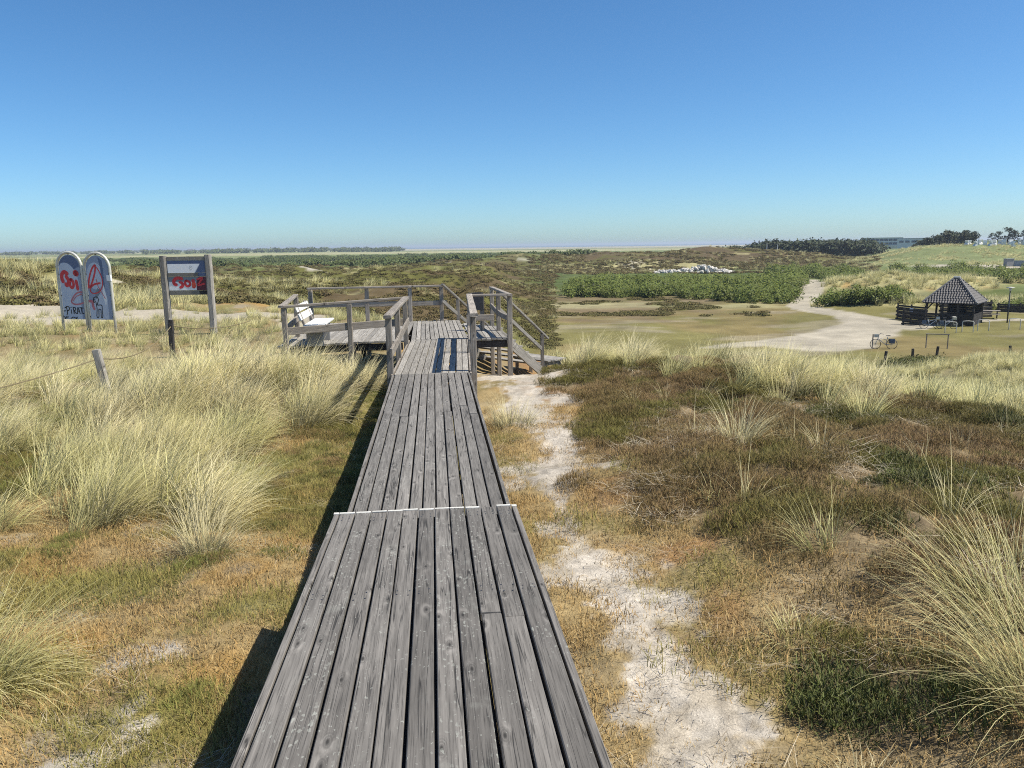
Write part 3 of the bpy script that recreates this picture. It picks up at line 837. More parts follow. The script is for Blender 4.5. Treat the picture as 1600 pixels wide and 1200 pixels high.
ip = empty('information_panel', (1.18, 18.7, DZ)); tag(ip, 'small dark information panel on a wooden post behind the right railing', 'panel')
timber('post', (1.18, 18.7, DZ), (1.18, 18.7, .40), .1, .1, ip, WR, up=(0, 1, 0))
pm = MB().box((0, 0, 0), (.36, .035, .42)).build('board', M['dark_metal'], ip, Vector((1.03, 18.63, .24)) - ip.location)

# ------------------------------------------------------------------ signs with graffiti
def flat(poly, y, name, mat, parent):
    me = bpy.data.meshes.new(name); me.from_pydata([(p[0], y, p[1]) for p in poly] + [(p[0], y + .0012, p[1]) for p in poly], [],
        [tuple(range(len(poly))), tuple(range(2 * len(poly) - 1, len(poly) - 1, -1))] + [(i, i + len(poly), (i + 1) % len(poly) + len(poly), (i + 1) % len(poly)) for i in range(len(poly))])
    me.update(); return link(name, me, parent, mat)

def catmull(pts, n=6):
    out = []
    P = [pts[0]] + list(pts) + [pts[-1]]
    for i in range(1, len(P) - 2):
        for k in range(n):
            t = k / n
            out.append(tuple(.5 * ((2 * P[i][a]) + (-P[i - 1][a] + P[i + 1][a]) * t + (2 * P[i - 1][a] - 5 * P[i][a] + 4 * P[i + 1][a] - P[i + 2][a]) * t * t + (-P[i - 1][a] + 3 * P[i][a] - 3 * P[i + 1][a] + P[i + 2][a]) * t ** 3) for a in (0, 1)))
    out.append(tuple(pts[-1])); return out

def strokes(name, lines, y, mat, parent):
    """sprayed lines as flat ribbons; each line = (points, width)"""
    vs, fs = [], []
    for q, (pts, w) in enumerate(lines):
        P = catmull(pts) if len(pts) > 2 else list(pts)
        b = len(vs); N = len(P); yy = y - .0006 * q
        for i, p in enumerate(P):
            a = P[max(0, i - 1)]; c = P[min(N - 1, i + 1)]
            dx, dz = c[0] - a[0], c[1] - a[1]; L = math.hypot(dx, dz) or 1
            nx, nz = -dz / L * w / 2, dx / L * w / 2
            vs += [(p[0] + nx, yy, p[1] + nz), (p[0] - nx, yy, p[1] - nz)]
        for i in range(N - 1): fs.append((b + 2 * i, b + 2 * i + 1, b + 2 * i + 3, b + 2 * i + 2))
        for (ci, sgn) in ((0, -1), (N - 1, 1)):       # round ends
            p = P[ci]; b2 = len(vs); vs += [(p[0] + math.cos(k * math.pi / 5) * w / 2, yy - .0003, p[1] + math.sin(k * math.pi / 5) * w / 2) for k in range(10)]; fs.append(tuple(range(b2, b2 + 10)))
    me = bpy.data.meshes.new(name); me.from_pydata(vs, [], fs); me.update()
    return link(name, me, parent, mat)

M['panel_blue'] = plain_material('sign_panel_blue_grey', (.28, .335, .46), .5, .4, .06, 3)
M['panel_pale'] = plain_material('sign_panel_pale_grey', (.50, .56, .67), .5, .4, .05, 3)
M['panel_dark'] = plain_material('sign_panel_dark_blue', (.11, .15, .26), .5, .4, .08, 3)
M['panel_white'] = plain_material('sign_panel_white', (.82, .84, .86), .45, .4, .03, 5)
M['spray_red'] = plain_material('red_spray_paint', (.62, .045, .055), .45, .4, .12, 9)
M['spray_pink'] = plain_material('thin_red_spray_paint', (.50, .16, .19), .5, .4, .2, 9)
M['spray_black'] = plain_material('black_spray_paint', (.012, .012, .016), .45, .4, .2, 9)
M['grey_shape'] = plain_material('sign_grey_shape', (.20, .24, .28), .5, .4, .1, 6)

sx, sy = -10.85, 25.72
sg = empty('arched_sign', (sx, sy, hz(sx, sy)), R(-20))
tag(sg, 'double arched tubular sign with two blue-grey panels covered in red and black graffiti', 'sign')
TOPZ, RA = 2.46, .45
def arch_pts(x0, x1, z0, top, n=14):
    cx, rr = (x0 + x1) / 2, (x1 - x0) / 2
    return [(x0, 0, z0), (x0, 0, (z0 + top - rr) / 2), (x0, 0, top - rr)] + [(cx - rr * math.cos(a), 0, top - rr + rr * math.sin(a)) for a in np.linspace(.0, math.pi, n)[1:-1]] + [(x1, 0, top - rr), (x1, 0, (z0 + top - rr) / 2), (x1, 0, z0)]
MB().tube(arch_pts(-.98, -.06, -.5, TOPZ), .042, 10).build('frame', M['metal'], sg, smooth=True)
MB().tube(arch_pts(.04, .98, -.5, TOPZ - .03), .042, 10).build('frame', M['metal'], sg, smooth=True)
def arch_poly(x0, x1, z0, top, n=24):
    cx, rr = (x0 + x1) / 2, (x1 - x0) / 2
    return [(x0, z0), (x1, z0)] + [(cx + rr * math.cos(a), top - rr + rr * math.sin(a)) for a in np.linspace(0, math.pi, n)]
panels = []
for (x0, x1, tp, lab) in ((-.915, -.125, TOPZ - .075, 'blue-grey panel with the red and black graffiti lettering'), (.105, .915, TOPZ - .105, 'blue-grey panel with red scribbles and a black animal doodle')):
    p = MB().prism(arch_poly(x0, x1, .36, tp), -.012, .012).build('panel', M['panel_blue'], sg); p['label'] = lab; panels.append(p)
    for (bx, bz) in ((x0, 1.78), (x1, 1.78), (x0, 1.12), (x1, 1.12), (x0, .45), (x1, .45), ((x0 + x1) / 2, tp)):
        sx_ = -1 if bx == x0 else 1
        MB().box((bx + (sx_ * .02 if bx in (x0, x1) else 0), 0, bz + (0 if bx in (x0, x1) else .02)), (.05, .03, .03)).build('clip', M['dark_metal'], sg)
pa, pb = panels
def disc(cx, cz, rx, rz, a0=0, a1=2 * math.pi, n=26): return [(cx + rx * math.cos(a), cz + rz * math.sin(a)) for a in np.linspace(a0, a1, n, endpoint=abs(a1 - a0) < 6)]
flat([(-.91, .37), (-.20, .37), (-.20, 1.45)] + disc(-.70, 1.42, .50, .72, 0, R(104), 14) + [(-.905, 2.02)], -.0150, 'printed_shape', M['panel_pale'], pa)
flat([(-.90, 1.98)] + disc(-.52, 1.965, .385, .40, R(160), R(8), 16) + disc(-.70, 1.42, .505, .73, R(45), R(97), 10), -.0146, 'printed_shape', M['panel_dark'], pa)
flat(disc(.43, 1.72, .31, .42), -.0150, 'printed_shape', M['panel_pale'], pb)
flat([(.42, .37), (.80, .37), (.80, 1.0), (.70, 1.48), (.38, 1.0), (.12, .9), (.12, .37)], -.0146, 'printed_shape', M['panel_pale'], pb)
flat([(.38, 1.0), (.58, 1.22), (.47, 1.36), (.36, 1.2)], -.0154, 'printed_shape', M['grey_shape'], pb)
flat([(.58, 2.30), (.72, 2.2), (.75, 1.3), (.66, 1.55), (.64, 2.0)], -.0158, 'printed_shape', M['panel_dark'], pb)
flat([(.69, 1.47), (.79, 1.0), (.72, .78), (.64, 1.1)], -.0162, 'printed_shape', M['panel_white'], pb)
# red bubble letters "soi"
strokes('graffiti_letters', [([(-.62, 1.80), (-.72, 1.85), (-.81, 1.78), (-.83, 1.66), (-.80, 1.56)], .13),
                             ([(-.66, 1.70), (-.60, 1.62), (-.60, 1.50), (-.66, 1.43), (-.70, 1.47)], .12),
                             ([(-.50, 1.62), (-.44, 1.58), (-.41, 1.47), (-.45, 1.37), (-.52, 1.38), (-.55, 1.48), (-.50, 1.62)], .095),
                             ([(-.30, 1.56), (-.285, 1.44), (-.27, 1.32)], .11), ([(-.30, 1.82), (-.27, 1.80)], .19)], -.0172, M['spray_red'], pa)
strokes('graffiti_scribble', [([(-.13, 1.22), (-.30, 1.20), (-.46, 1.08), (-.56, .92), (-.46, .84), (-.28, .84), (-.13, .88)], .05), ([(-.14, 1.16), (-.36, 1.08), (-.50, .94)], .03)], -.0176, M['spray_pink'], pa)
strokes('graffiti_lettering', [([(-.78, .74), (-.76, .58), (-.79, .50)], .033), ([(-.84, .72), (-.74, .77), (-.67, .72), (-.70, .65), (-.77, .63)], .033),
                               ([(-.61, .66), (-.60, .54)], .033), ([(-.61, .73), (-.60, .735)], .033),
                               ([(-.52, .74), (-.51, .54)], .033), ([(-.53, .74), (-.44, .72), (-.44, .66), (-.51, .63)], .03), ([(-.50, .63), (-.42, .54)], .03),
                               ([(-.38, .54), (-.34, .74), (-.28, .54)], .03), ([(-.37, .62), (-.29, .62)], .026),
                               ([(-.27, .73), (-.14, .72)], .03), ([(-.21, .73), (-.205, .55)], .033), ([(-.155, .55), (-.15, .55)], .035),
                               ([(-.88, .62), (-.83, .63)], .03), ([(-.88, .44), (-.86, .38), (-.80, .45)], .03), ([(-.75, .45), (-.77, .40)], .024),
                               ([(-.64, .39), (-.56, .43), (-.46, .40), (-.40, .43)], .026), ([(-.47, .40), (-.43, .38), (-.42, .42)], .022)], -.0184, M['spray_black'], pa)
strokes('graffiti_scribble', [([(.14, 1.36), (.20, 1.65), (.34, 1.95), (.47, 2.05), (.42, 1.80), (.28, 1.50), (.20, 1.36), (.36, 1.46), (.58, 1.50)], .06),
                              ([(.20, 1.38), (.20, 1.25), (.30, 1.18), (.50, 1.22), (.64, 1.36), (.68, 1.6), (.60, 1.85), (.48, 2.02)], .035),
                              ([(.46, 1.62), (.50, 1.40), (.62, 1.20), (.72, 1.02)], .02)], -.0172, M['spray_red'], pb)
strokes('graffiti_scribble', [([(.13, .94), (.22, .92), (.24, .78), (.27, .70)], .09)], -.0176, M['spray_pink'], pb)
strokes('graffiti_doodle', [([(.27, .98), (.30, 1.05), (.40, 1.07), (.46, 1.0), (.43, .90), (.40, .82), (.53, .82), (.57, .78), (.56, .62), (.56, .46), (.52, .42), (.50, .48), (.51, .66), (.44, .68), (.43, .60), (.41, .45), (.36, .42), (.34, .48), (.37, .66), (.37, .80), (.35, .92), (.28, .90), (.27, .98)], .028),
                            ([(.30, .98), (.33, .97)], .03)], -.0184, M['spray_black'], pb)
MB().box((.95, -.03, 1.66), (.15, .05, .18)).build('small_plate', M['panel_white'], sg)

bx, by = -7.45, 24.8
bd = empty('notice_board', (bx, by, hz(bx, by)), R(-6))
tag(bd, 'wooden two-post notice board with graffiti-sprayed slatted panels', 'sign')
G0 = hz(bx, by)
def bpost(x, h):
    me = wood_mesh(h + .5, .185, .18, 91 + int(x * 10), 5, .035, .01); me.materials.append(M['wood_pale'])
    o = bpy.data.objects.new('post', me); COL.objects.link(o); o.parent = bd
    o.rotation_euler = (R(90), 0, 0); o.location = (x, 0, (h - .5) / 2)
bpost(-.70, 2.42); bpost(.68, 2.44)
def slat(name, x0, x1, z0, z1, y, th, mat):
    MB().box(((x0 + x1) / 2, y, (z0 + z1) / 2), (x1 - x0, th, z1 - z0)).build(name, mat, bd)
M['slat_grey'] = wood_material('notice_board_slat_wood', (.16, .15, .13), (.30, .29, .26), .2)
slat('slat', -.585, .565, 2.28, 2.39, .0, .05, M['slat_grey'])
slat('panel', -.585, .565, 1.90, 2.275, .0, .03, M['panel_dark'])
slat('slat', -.585, .34, 1.79, 1.895, -.012, .05, M['slat_grey'])
slat('panel', .345, .565, 1.79, 1.895, .0, .03, M['panel_dark'])
p2 = MB().box((-.01, .005, 1.575), (1.15, .03, .42)).build('panel', M['grey_shape'], bd); p2['label'] = 'lower panel sprayed red'
slat('slat', -.585, .34, 1.23, 1.36, -.0, .05, M['slat_grey'])
slat('slat', .345, .565, 1.23, 1.36, .0, .04, M['wood_dark'])
flat([(-.58, 1.90), (.25, 1.90), (.42, 2.17), (-.58, 2.17)], -.0185, 'printed_stripe', M['panel_white'], bd)
flat([(-.58, 1.37), (.26, 1.37), (.26, 1.63), (-.58, 1.63)], -.0125, 'printed_stripe', M['panel_white'], p2)
flat([(.26, 1.37), (.56, 1.37), (.56, 1.78), (.35, 1.78), (.26, 1.6)], -.0125, 'printed_stripe', plain_material('dark_red_print', (.11, .02, .035), .5, .4, .2, 8), p2)
M['spray_orange'] = plain_material('orange_red_spray_paint', (.72, .09, .05), .45, .4, .12, 9)
strokes('graffiti_letters', [([(-.18, 1.72), (-.30, 1.75), (-.41, 1.68), (-.42, 1.58), (-.36, 1.54)], .10), ([(-.24, 1.62), (-.17, 1.58), (-.17, 1.49), (-.23, 1.46)], .085),
                             ([(-.04, 1.66), (.05, 1.62), (.07, 1.54), (0, 1.49), (-.07, 1.53), (-.08, 1.61), (-.04, 1.66)], .075), ([(.17, 1.66), (.18, 1.55), (.18, 1.47)], .10),
                             ([(.30, 1.70), (.46, 1.74), (.36, 1.60), (.32, 1.52), (.50, 1.56)], .055)], -.0150, M['spray_red'], p2)
flat([(.12, 1.45), (.24, 1.45), (.25, 1.60), (.13, 1.62)], -.0190, 'graffiti_block', M['spray_orange'], p2)
strokes('emblem', [([(.13 + .045 * math.cos(a), 2.05 + .055 * math.sin(a)) for a in np.linspace(.5, 6.2, 14)], .008), ([(.10, 2.05), (.15, 2.06)], .008)], -.0205, M['grey_shape'], bd)

# ------------------------------------------------------------------ rope fence on the left
def fence_post(p, h, tilt, label, grp=None, w=.13, mat=None, name='fence_post', dep=.35):
    p = Vector((*p, hz(*p)))
    me = wood_mesh(h + dep, w, w * .92, int(abs(p.x * 13)) + 3, 4, .014, .008); me.materials.append(mat or M['wood_rail'])
    for v in me.vertices: v.co.y += (h - dep) / 2
    o = link(name, me, None, None, p); o.rotation_euler = (R(90) + tilt[0], tilt[1], 0)
    tag(o, label, 'post', grp); return p + Vector((math.sin(tilt[1]) * h * 1, -math.sin(tilt[0]) * h, h * .93))
def rope(p0, p1, sag, label, n=14, rad=.012):
    p0, p1 = Vector(p0), Vector(p1)
    pts = [p0.lerp(p1, i / n) - Vector((0, 0, sag * 4 * (i / n) * (1 - i / n))) for i in range(n + 1)]
    o = MB().tube(pts, rad, 5).build('rope', M['rope']); tag(o, label, 'rope'); return o
t1 = fence_post((-6.15, 15.1), .98, (.02, -.14), 'pale leaning fence post among the grass left of the boardwalk', mat=M['wood_pale'])
t2 = fence_post((-6.85, 21.0), .98, (0, .02), 'short dark fence post in front of the notice board', mat=M['wood_dark'], w=.12)
rope(t1 + Vector((0, 0, -.1)), t2 + Vector((0, 0, -.1)), .28, 'rope sagging between the two fence posts')
rope(t1 + Vector((0, 0, -.12)), (-9.6, 10.9, -.75), .2, 'rope running from the leaning post to the left edge')
rope(t2 + Vector((0, 0, -.08)), (-5.6, 24.5, -.62), .15, 'rope dropping right from the dark post into the grass')
t3 = fence_post((4.25, 20.9), .82, (0, .0), 'grey post at the edge of the grassy crest right of the stairs', mat=M['wood_pale'], w=.12)
rope(t3 + Vector((0, 0, -.08)), (5.6, 20.0, -1.2), .1, 'rope from the grey crest post into the grass')

# ------------------------------------------------------------------ pavilion
M['tile'] = plain_material('dark_grey_roof_tile', (.075, .072, .078), .62, .35, .3, 3)
M['tile_grey'] = plain_material('hip_tile', (.16, .16, .165), .7, .3, .2, 3)
M['sage'] = M['wood_dark']
def local_timber(name, p0, p1, w, t, parent, mat, up=(0, 0, 1), seg=1):
    _ws[0] += 1
    p0, p1 = Vector(p0), Vector(p1); d = p1 - p0; L = d.length; d.normalize()
    s = d.cross(Vector(up)).normalized(); u = s.cross(d)
    me = wood_mesh(L, w, t, _ws[0], seg, .008, .004); me.materials.append(mat)
    o = bpy.data.objects.new(name, me); COL.objects.link(o); o.parent = parent
    m = Matrix((s, d, u)).transposed().to_4x4(); m.translation = (p0 + p1) / 2; o.matrix_local = m
    return o

def pavilion():
    cx, cy = 46.6, 65.2
    g = hz(cx, cy)
    pv = empty('pavilion', (cx, cy, g), R(-47))
    tag(pv, 'dark timber pavilion with steep tiled hip roof beside the sandy path', 'pavilion')
    a = 1.85; E = 2.15; EZ, AZ = 1.95, 4.05; ridge = .16
    for sx in (-1, 1):
        for sy in (-1, 1):
            local_timber('post', (sx * a, sy * a, -.3), (sx * a, sy * a, EZ + .12), .16, .16, pv, M['wood_dark'], up=(0, 1, 0))
            local_timber('brace', (sx * a, sy * a, 1.3), (sx * (a - .55), sy * a, EZ + .02), .1, .1, pv, M['wood_dark'], up=(0, 1, 0))
            local_timber('brace', (sx * a, sy * a, 1.3), (sx * a, sy * (a - .55), EZ + .02), .1, .1, pv, M['wood_dark'], up=(1, 0, 0))
    for x in (-.55, .65):
        local_timber('post', (x, -a, -.3), (x, -a, EZ + .1), .14, .14, pv, M['wood_dark'], up=(0, 1, 0))
    for s in (-1, 1):
        local_timber('beam', (-a - .1, s * a, EZ + .16), (a + .1, s * a, EZ + .16), .14, .18, pv, M['wood_dark'])
        local_timber('beam', (s * a, -a + .1, EZ + .16), (s * a, a - .1, EZ + .16), .14, .16, pv, M['wood_dark'])
    for k in range(5):      # waist-high plank walls
        z = .12 + .2 * k
        local_timber('plank', (-a + .08, -a - .02, z), (a - .08, -a - .02, z), .035, .18, pv, M['wood_dark'])
        local_timber('plank', (a + .02, -a + .1, z), (a + .02, a - .1, z), .035, .18, pv, M['wood_dark'])
    for k in range(9):      # full back wall
        z = .12 + .2 * k
        local_timber('plank', (-a + .9, a, z), (a - .08, a, z), .035, .18, pv, M['wood_dark'])
    local_timber('table_top', (-.6, .2, .74), (1.3, .2, .74), .7, .06, pv, M['wood_rail'])
    for x in (-.4, 1.1): local_timber('table_leg', (x, .2, 0), (x, .2, .71), .5, .08, pv, M['wood_dark'], up=(0, 1, 0))
    local_timber('bench_seat', (-.6, -.45, .45), (1.3, -.45, .45), .28, .05, pv, M['wood_rail'])
    local_timber('bench_seat', (-1.2, a - .35, .45), (1.6, a - .35, .45), .35, .05, pv, M['wood_rail'])
    # roof: four slopes of overlapping tiles
    roof = MB()
    ap = [(-ridge, 0, AZ), (ridge, 0, AZ)]
    cs = [(-E, -E, EZ), (E, -E, EZ), (E, E, EZ), (-E, E, EZ)]
    ro = MB().add([tuple(Vector(p) - Vector((0, 0, .05))) for p in cs + ap], [(0, 1, 5, 4), (1, 2, 5), (2, 3, 4, 5), (3, 0, 4), (3, 2, 1, 0)]).build('roof', M['tile'], pv)
    def slope(A, B, P, Q, rows, tw, name, mat):
        A, B, P, Q = map(Vector, (A, B, P, Q)); vs, fs = [], []
        nrm = (B - A).cross(P - A).normalized()
        for r_ in range(rows):
            t0, t1 = r_ / rows, min(1, (r_ + 1.12) / rows)
            l0, r0 = A.lerp(P, t0), B.lerp(Q, t0); l1, r1 = A.lerp(P, t1), B.lerp(Q, t1)
            n = max(1, int((r0 - l0).length / tw + .5))
            for k in range(n):
                x0, x1 = k / n, (k + 1) / n
                dx = (B - A).normalized()
                q0 = A + dx * 0
                w0 = (r0 - l0).length / n
                pa = l0 + dx * (w0 * k); pb = l0 + dx * (w0 * (k + .5)); pc = l0 + dx * (w0 * (k + .96))
                up = (l1 + r1) / 2 - (l0 + r0) / 2; up = up.normalized() * (P - A).length * 0 + (up)
                ua, ub, uc = pa + up, pb + up, pc + up
                b = len(vs)
                lift = nrm * .045; hump = nrm * .05
                vs += [pa + lift * .6, pb + lift + hump, pc + lift * .6, ua + nrm * .005, ub + nrm * .005 + hump * .8, uc + nrm * .005, pa, pb, pc]
                fs += [(b, b + 1, b + 4, b + 3), (b + 1, b + 2, b + 5, b + 4), (b + 6, b + 7, b + 1, b), (b + 7, b + 8, b + 2, b + 1)]
        me = bpy.data.meshes.new(name); me.from_pydata([tuple(v) for v in vs], [], fs); me.update()
        o = link(name, me, ro, mat); o['kind'] = 'stuff'; return o
    slope(cs[0], cs[1], ap[0], ap[1], 11, .215, 'roof_tiles', M['tile'])
    slope(cs[1], cs[2], ap[1], ap[1], 11, .215, 'roof_tiles', M['tile'])
    slope(cs[2], cs[3], ap[1], ap[0], 11, .215, 'roof_tiles', M['tile'])
    slope(cs[3], cs[0], ap[0], ap[0], 11, .215, 'roof_tiles', M['tile'])
    for c, p in ((cs[0], ap[0]), (cs[1], ap[1]), (cs[2], ap[1]), (cs[3], ap[0])):
        MB().tube([Vector(c) + Vector((0, 0, .05)), Vector(p) + Vector((0, 0, .06))], .085, 6).build('hip_tile', M['tile_grey'], ro)
    MB().tube([(-ridge - .1, 0, AZ + .07), (ridge + .1, 0, AZ + .07)], .11, 6).build('ridge_tile', M['white_paint'], ro)
    return pv
pavilion()

# ------------------------------------------------------------------ plank fences, table, lamp, cycle stands
def plank_fence(p0, p1, h, rows, label, sheet=False):
    z0, z1 = hz(*p0), hz(*p1); c = ((p0[0] + p1[0]) / 2, (p0[1] + p1[1]) / 2, min(z0, z1))
    f = empty('plank_fence', c); tag(f, label, 'fence', 'dark plank fences round the pavilion')
    L = math.hypot(p1[0] - p0[0], p1[1] - p0[1]); n = max(2, int(L / 1.8 + .5) + 1)
    base = c[2]
    for i in range(n):
        t = i / (n - 1); x, y = p0[0] + (p1[0] - p0[0]) * t, p0[1] + (p1[1] - p0[1]) * t
        timber('post', (x, y, base - .4), (x, y, base + h + .06), .12, .12, f, M['wood_dark'], up=(0, 1, 0), seg=1)
    dx, dy = (p1[0] - p0[0]) / L, (p1[1] - p0[1]) / L
    for k in range(rows):
        z = base + .12 + (h - .1) * k / rows; s = .075 if k % 2 else -.075
        timber('plank', (p0[0] - dy * s - dx * .15, p0[1] + dx * s - dy * .15, z), (p1[0] - dy * s + dx * .15, p1[1] + dx * s + dy * .15, z + rb.uniform(-.02, .02)), .03, (h / rows) * .86, f, M['wood_dark'], seg=1)
    if sheet:
        x, y = p0[0] + dx * L * .55 + dy * .15, p0[1] + dy * L * .55 - dx * .15
        o = MB().box((0, 0, 0), (.42, .02, .5)).build('notice', M['panel_pale'], f, Vector((x, y, base + h * .66)) - f.location); o.rotation_euler = (0, 0, math.atan2(dy, dx))
    return f
plank_fence((44.2, 69.9), (44.8, 66.6), 1.5, 8, 'dark plank fence with a pale notice, left behind the pavilion', True)
plank_fence((41.9, 65.3), (43.0, 63.9), 1.5, 8, 'low dark plank fence end nearest the sandy path')
plank_fence((58.2, 74.6), (66.5, 70.0), 1.1, 6, 'dark plank fence right of the lamp post')
plank_fence((48.5, 69.8), (53.8, 70.0), 1.6, 7, 'tall dark plank fence directly behind the pavilion')

def picnic_table(x, y, rz, label):
    g = hz(x, y); p = empty('picnic_table', (x, y, g), rz); tag(p, label, 'table')
    for k in range(4): local_timber('top_board', (-.9, -.3 + .2 * k, .75), (.9, -.3 + .2 * k, .75), .18, .045, p, M['wood_rail'])
    for s in (-1, 1):
        local_timber('seat', (-.9, s * .72, .45), (.9, s * .72, .45), .27, .045, p, M['wood_rail'])
        for q in (-.65, .65):
            local_timber('leg', (q, s * .25, .72), (q, s * .62, .0), .1, .06, p, M['wood_dark'], up=(1, 0, 0))
    for q in (-.65, .65): local_timber('cross_bar', (q, -.75, .4), (q, .75, .4), .06, .1, p, M['wood_dark'])
picnic_table(52.6, 68.6, R(-35), 'dark picnic table in the open right of the pavilion')

lx, ly = 51.2, 64.4; g = hz(lx, ly)
lp = empty('street_lamp', (lx, ly, g)); tag(lp, 'lamp post with flat round white cap right of the pavilion', 'lamp')
MB().tube([(0, 0, -.3), (0, 0, 1.0), (0, 0, 2.85)], [.06, .06, .045], 8).build('pole', M['dark_metal'], lp, smooth=True)
MB().tube([(0, 0, 2.85), (0, 0, 2.9), (0, 0, 3.12)], [.07, .10, .13], 10).build('lantern', plain_material('lamp_glass', (.6, .62, .62), .3, .5, .05), lp, smooth=True)
MB().tube([(0, 0, 3.10), (0, 0, 3.14), (0, 0, 3.20)], [.32, .34, .08], 14).build('cap', M['white_paint'], lp, smooth=True)

HOOPS = [((41.45, 58.9), 'first white cycle hoop from the left, beside the parked bicycles'), ((43.0, 59.0), 'second white cycle hoop, in front of the pavilion'),
         ((44.65, 59.4), 'third white cycle hoop, at the right corner of the pavilion'), ((47.5, 59.5), 'white cycle hoop at the foot of the lamp post')]
for (x, y), lab in HOOPS:
    g = hz(x, y); u = Vector((.86, -.5, 0))
    P = Vector((x, y, g)); pts = [P + Vector((0, 0, -.5)), P + Vector((0, 0, .4)), P + Vector((0, 0, .82)), P + u * .05 + Vector((0, 0, .90)), P + u * .4 + Vector((0, 0, .93)), P + u * .75 + Vector((0, 0, .90)), P + u * .8 + Vector((0, 0, .82)), P + u * .8 + Vector((0, 0, .4)), P + u * .8 + Vector((0, 0, -.5))]
    o = MB().tube(pts, .035, 6).build('cycle_hoop', M['white_paint'], smooth=True); tag(o, lab, 'cycle stand', 'white cycle hoops')

bx0, by0 = 35.0, 50.6; g = hz(bx0, by0)
br = empty('barrier', (bx0, by0, g)); tag(br, 'pale horizontal barrier rail on two thin legs below the pavilion', 'barrier')
timber('rail', (34.4, 50.9, g + 1.0), (35.7, 50.2, g + 1.0), .08, .06, br, M['wood_pale'], seg=1)
for t_ in (.05, .95):
    x, y = 34.4 + 1.3 * t_, 50.9 - .7 * t_
    timber('leg', (x, y, g - .3), (x, y, g + .97), .06, .06, br, M['wood_rail'], up=(0, 1, 0), seg=1)

def bicycle(x, y, rz, label, col, lean=.0):
    g = hz(x, y); b = empty('bicycle', (x, y, g), 0); b.rotation_euler = (lean, 0, rz); tag(b, label, 'bicycle', 'parked bicycles')
    wheelx = (-.53, .53); rw = .34
    for wx in wheelx:
        pts = [(wx + rw * math.cos(a), 0, rw + rw * math.sin(a)) for a in np.linspace(0, 2 * math.pi, 22, endpoint=False)]
        w = MB().tube(pts, .022, 5, closed=True).build('wheel', M['dark_metal'], b)
        sp = MB()
        for k in range(8):
            a = math.pi * k / 8; sp.tube([(wx - rw * math.cos(a), 0, rw - rw * math.sin(a)), (wx + rw * math.cos(a), 0, rw + rw * math.sin(a))], .005, 3)
        sp.build('spokes', M['white_paint'], w)
    fr = MB()
    for p, q, rr in (((-.53, 0, .34), (-.12, 0, .30), .02), ((-.53, 0, .34), (-.22, 0, .78), .016), ((-.12, 0, .30), (-.25, 0, .86), .022), ((-.12, 0, .30), (.36, 0, .72), .025), ((-.2, 0, .62), (.35, 0, .80), .022), ((.34, 0, .86), (.53, 0, .34), .022)):
        fr.tube([p, q], rr, 6)
    fr.build('frame', col, b)
    MB().tube([(.34, 0, .84), (.32, 0, 1.02), (.22, .0, 1.06)], .016, 5).tube([(.08, -.28, 1.04), (.22, -.24, 1.07), (.26, 0, 1.06), (.22, .24, 1.07), (.08, .28, 1.04)], .014, 5).build('handlebar', M['dark_metal'], b)
    MB().add([(-.40, -.09, .90), (-.40, .09, .90), (-.12, .03, .93), (-.12, -.03, .93), (-.40, -.09, .96), (-.40, .09, .96), (-.12, .03, .96), (-.12, -.03, .96)], [(0, 1, 2, 3), (4, 7, 6, 5), (0, 4, 5, 1), (1, 5, 6, 2), (2, 6, 7, 3), (3, 7, 4, 0)]).build('saddle', M['dark_metal'], b)
    MB().beam((-.75, 0, .72), (-.28, 0, .72), .14, .02).tube([(-.70, 0, .72), (-.53, 0, .36)], .01, 4).build('luggage_rack', M['dark_metal'], b)
    for s in (-1, 1): MB().box((-.52, s * .13, .55), (.32, .13, .30)).build('pannier', plain_material('pannier_cloth', (.10, .13, .18), .8, .2, .4, 9), b)
    MB().box((.50, 0, .92), (.26, .34, .22)).build('basket', M['metal'], b)
    return b
M['bike_silver'] = plain_material('silver_frame', (.5, .5, .52), .35, .5, .1, 5, .4)
M['bike_white'] = plain_material('white_frame', (.75, .75, .75), .4, .5, .05, 5)
bicycle(31.2, 50.7, R(160), 'silver bicycle with panniers parked alone on the dry grass', M['bike_silver'], R(4))
bicycle(42.3, 62.0, R(-30), 'white bicycle leaning at the front left corner of the pavilion', M['bike_white'], R(-8))
bicycle(43.5, 61.6, R(-15), 'pale bicycle beside the first cycle hoop at the pavilion wall', M['bike_silver'], R(6))
timb = fence_post((30.5, 50.9), 1.05, (0, 0), 'thin post beside the lone silver bicycle', w=.07, mat=M['wood_rail'])

# fence posts on the slope above the pavilion
for i, (x, y, h, lab) in enumerate(((21.6, 36.9, 1.0, 'lowest fence post on the slope, tallest of its row'), (25.3, 40.9, .85, 'fence post just above the green bush on the slope'),
        (29.4, 44.6, .6, 'short fence post right of the lone bicycle'), (31.6, 45.5, .6, 'short dark fence post further right below the barrier rail'),
        (36.6, 45.5, .6, 'stubby fence post in the grass below the white hoops'), (42.0, 48.0, .7, 'stubby fence post below the lamp post'), (45.0, 49.6, .7, 'fence post at the right edge below the lamp post'))):
    fence_post((x, y), h, (rb.uniform(-.06, .06), rb.uniform(-.08, .08)), lab, 'fence posts on the slope', w=.13, mat=M['wood_dark'])

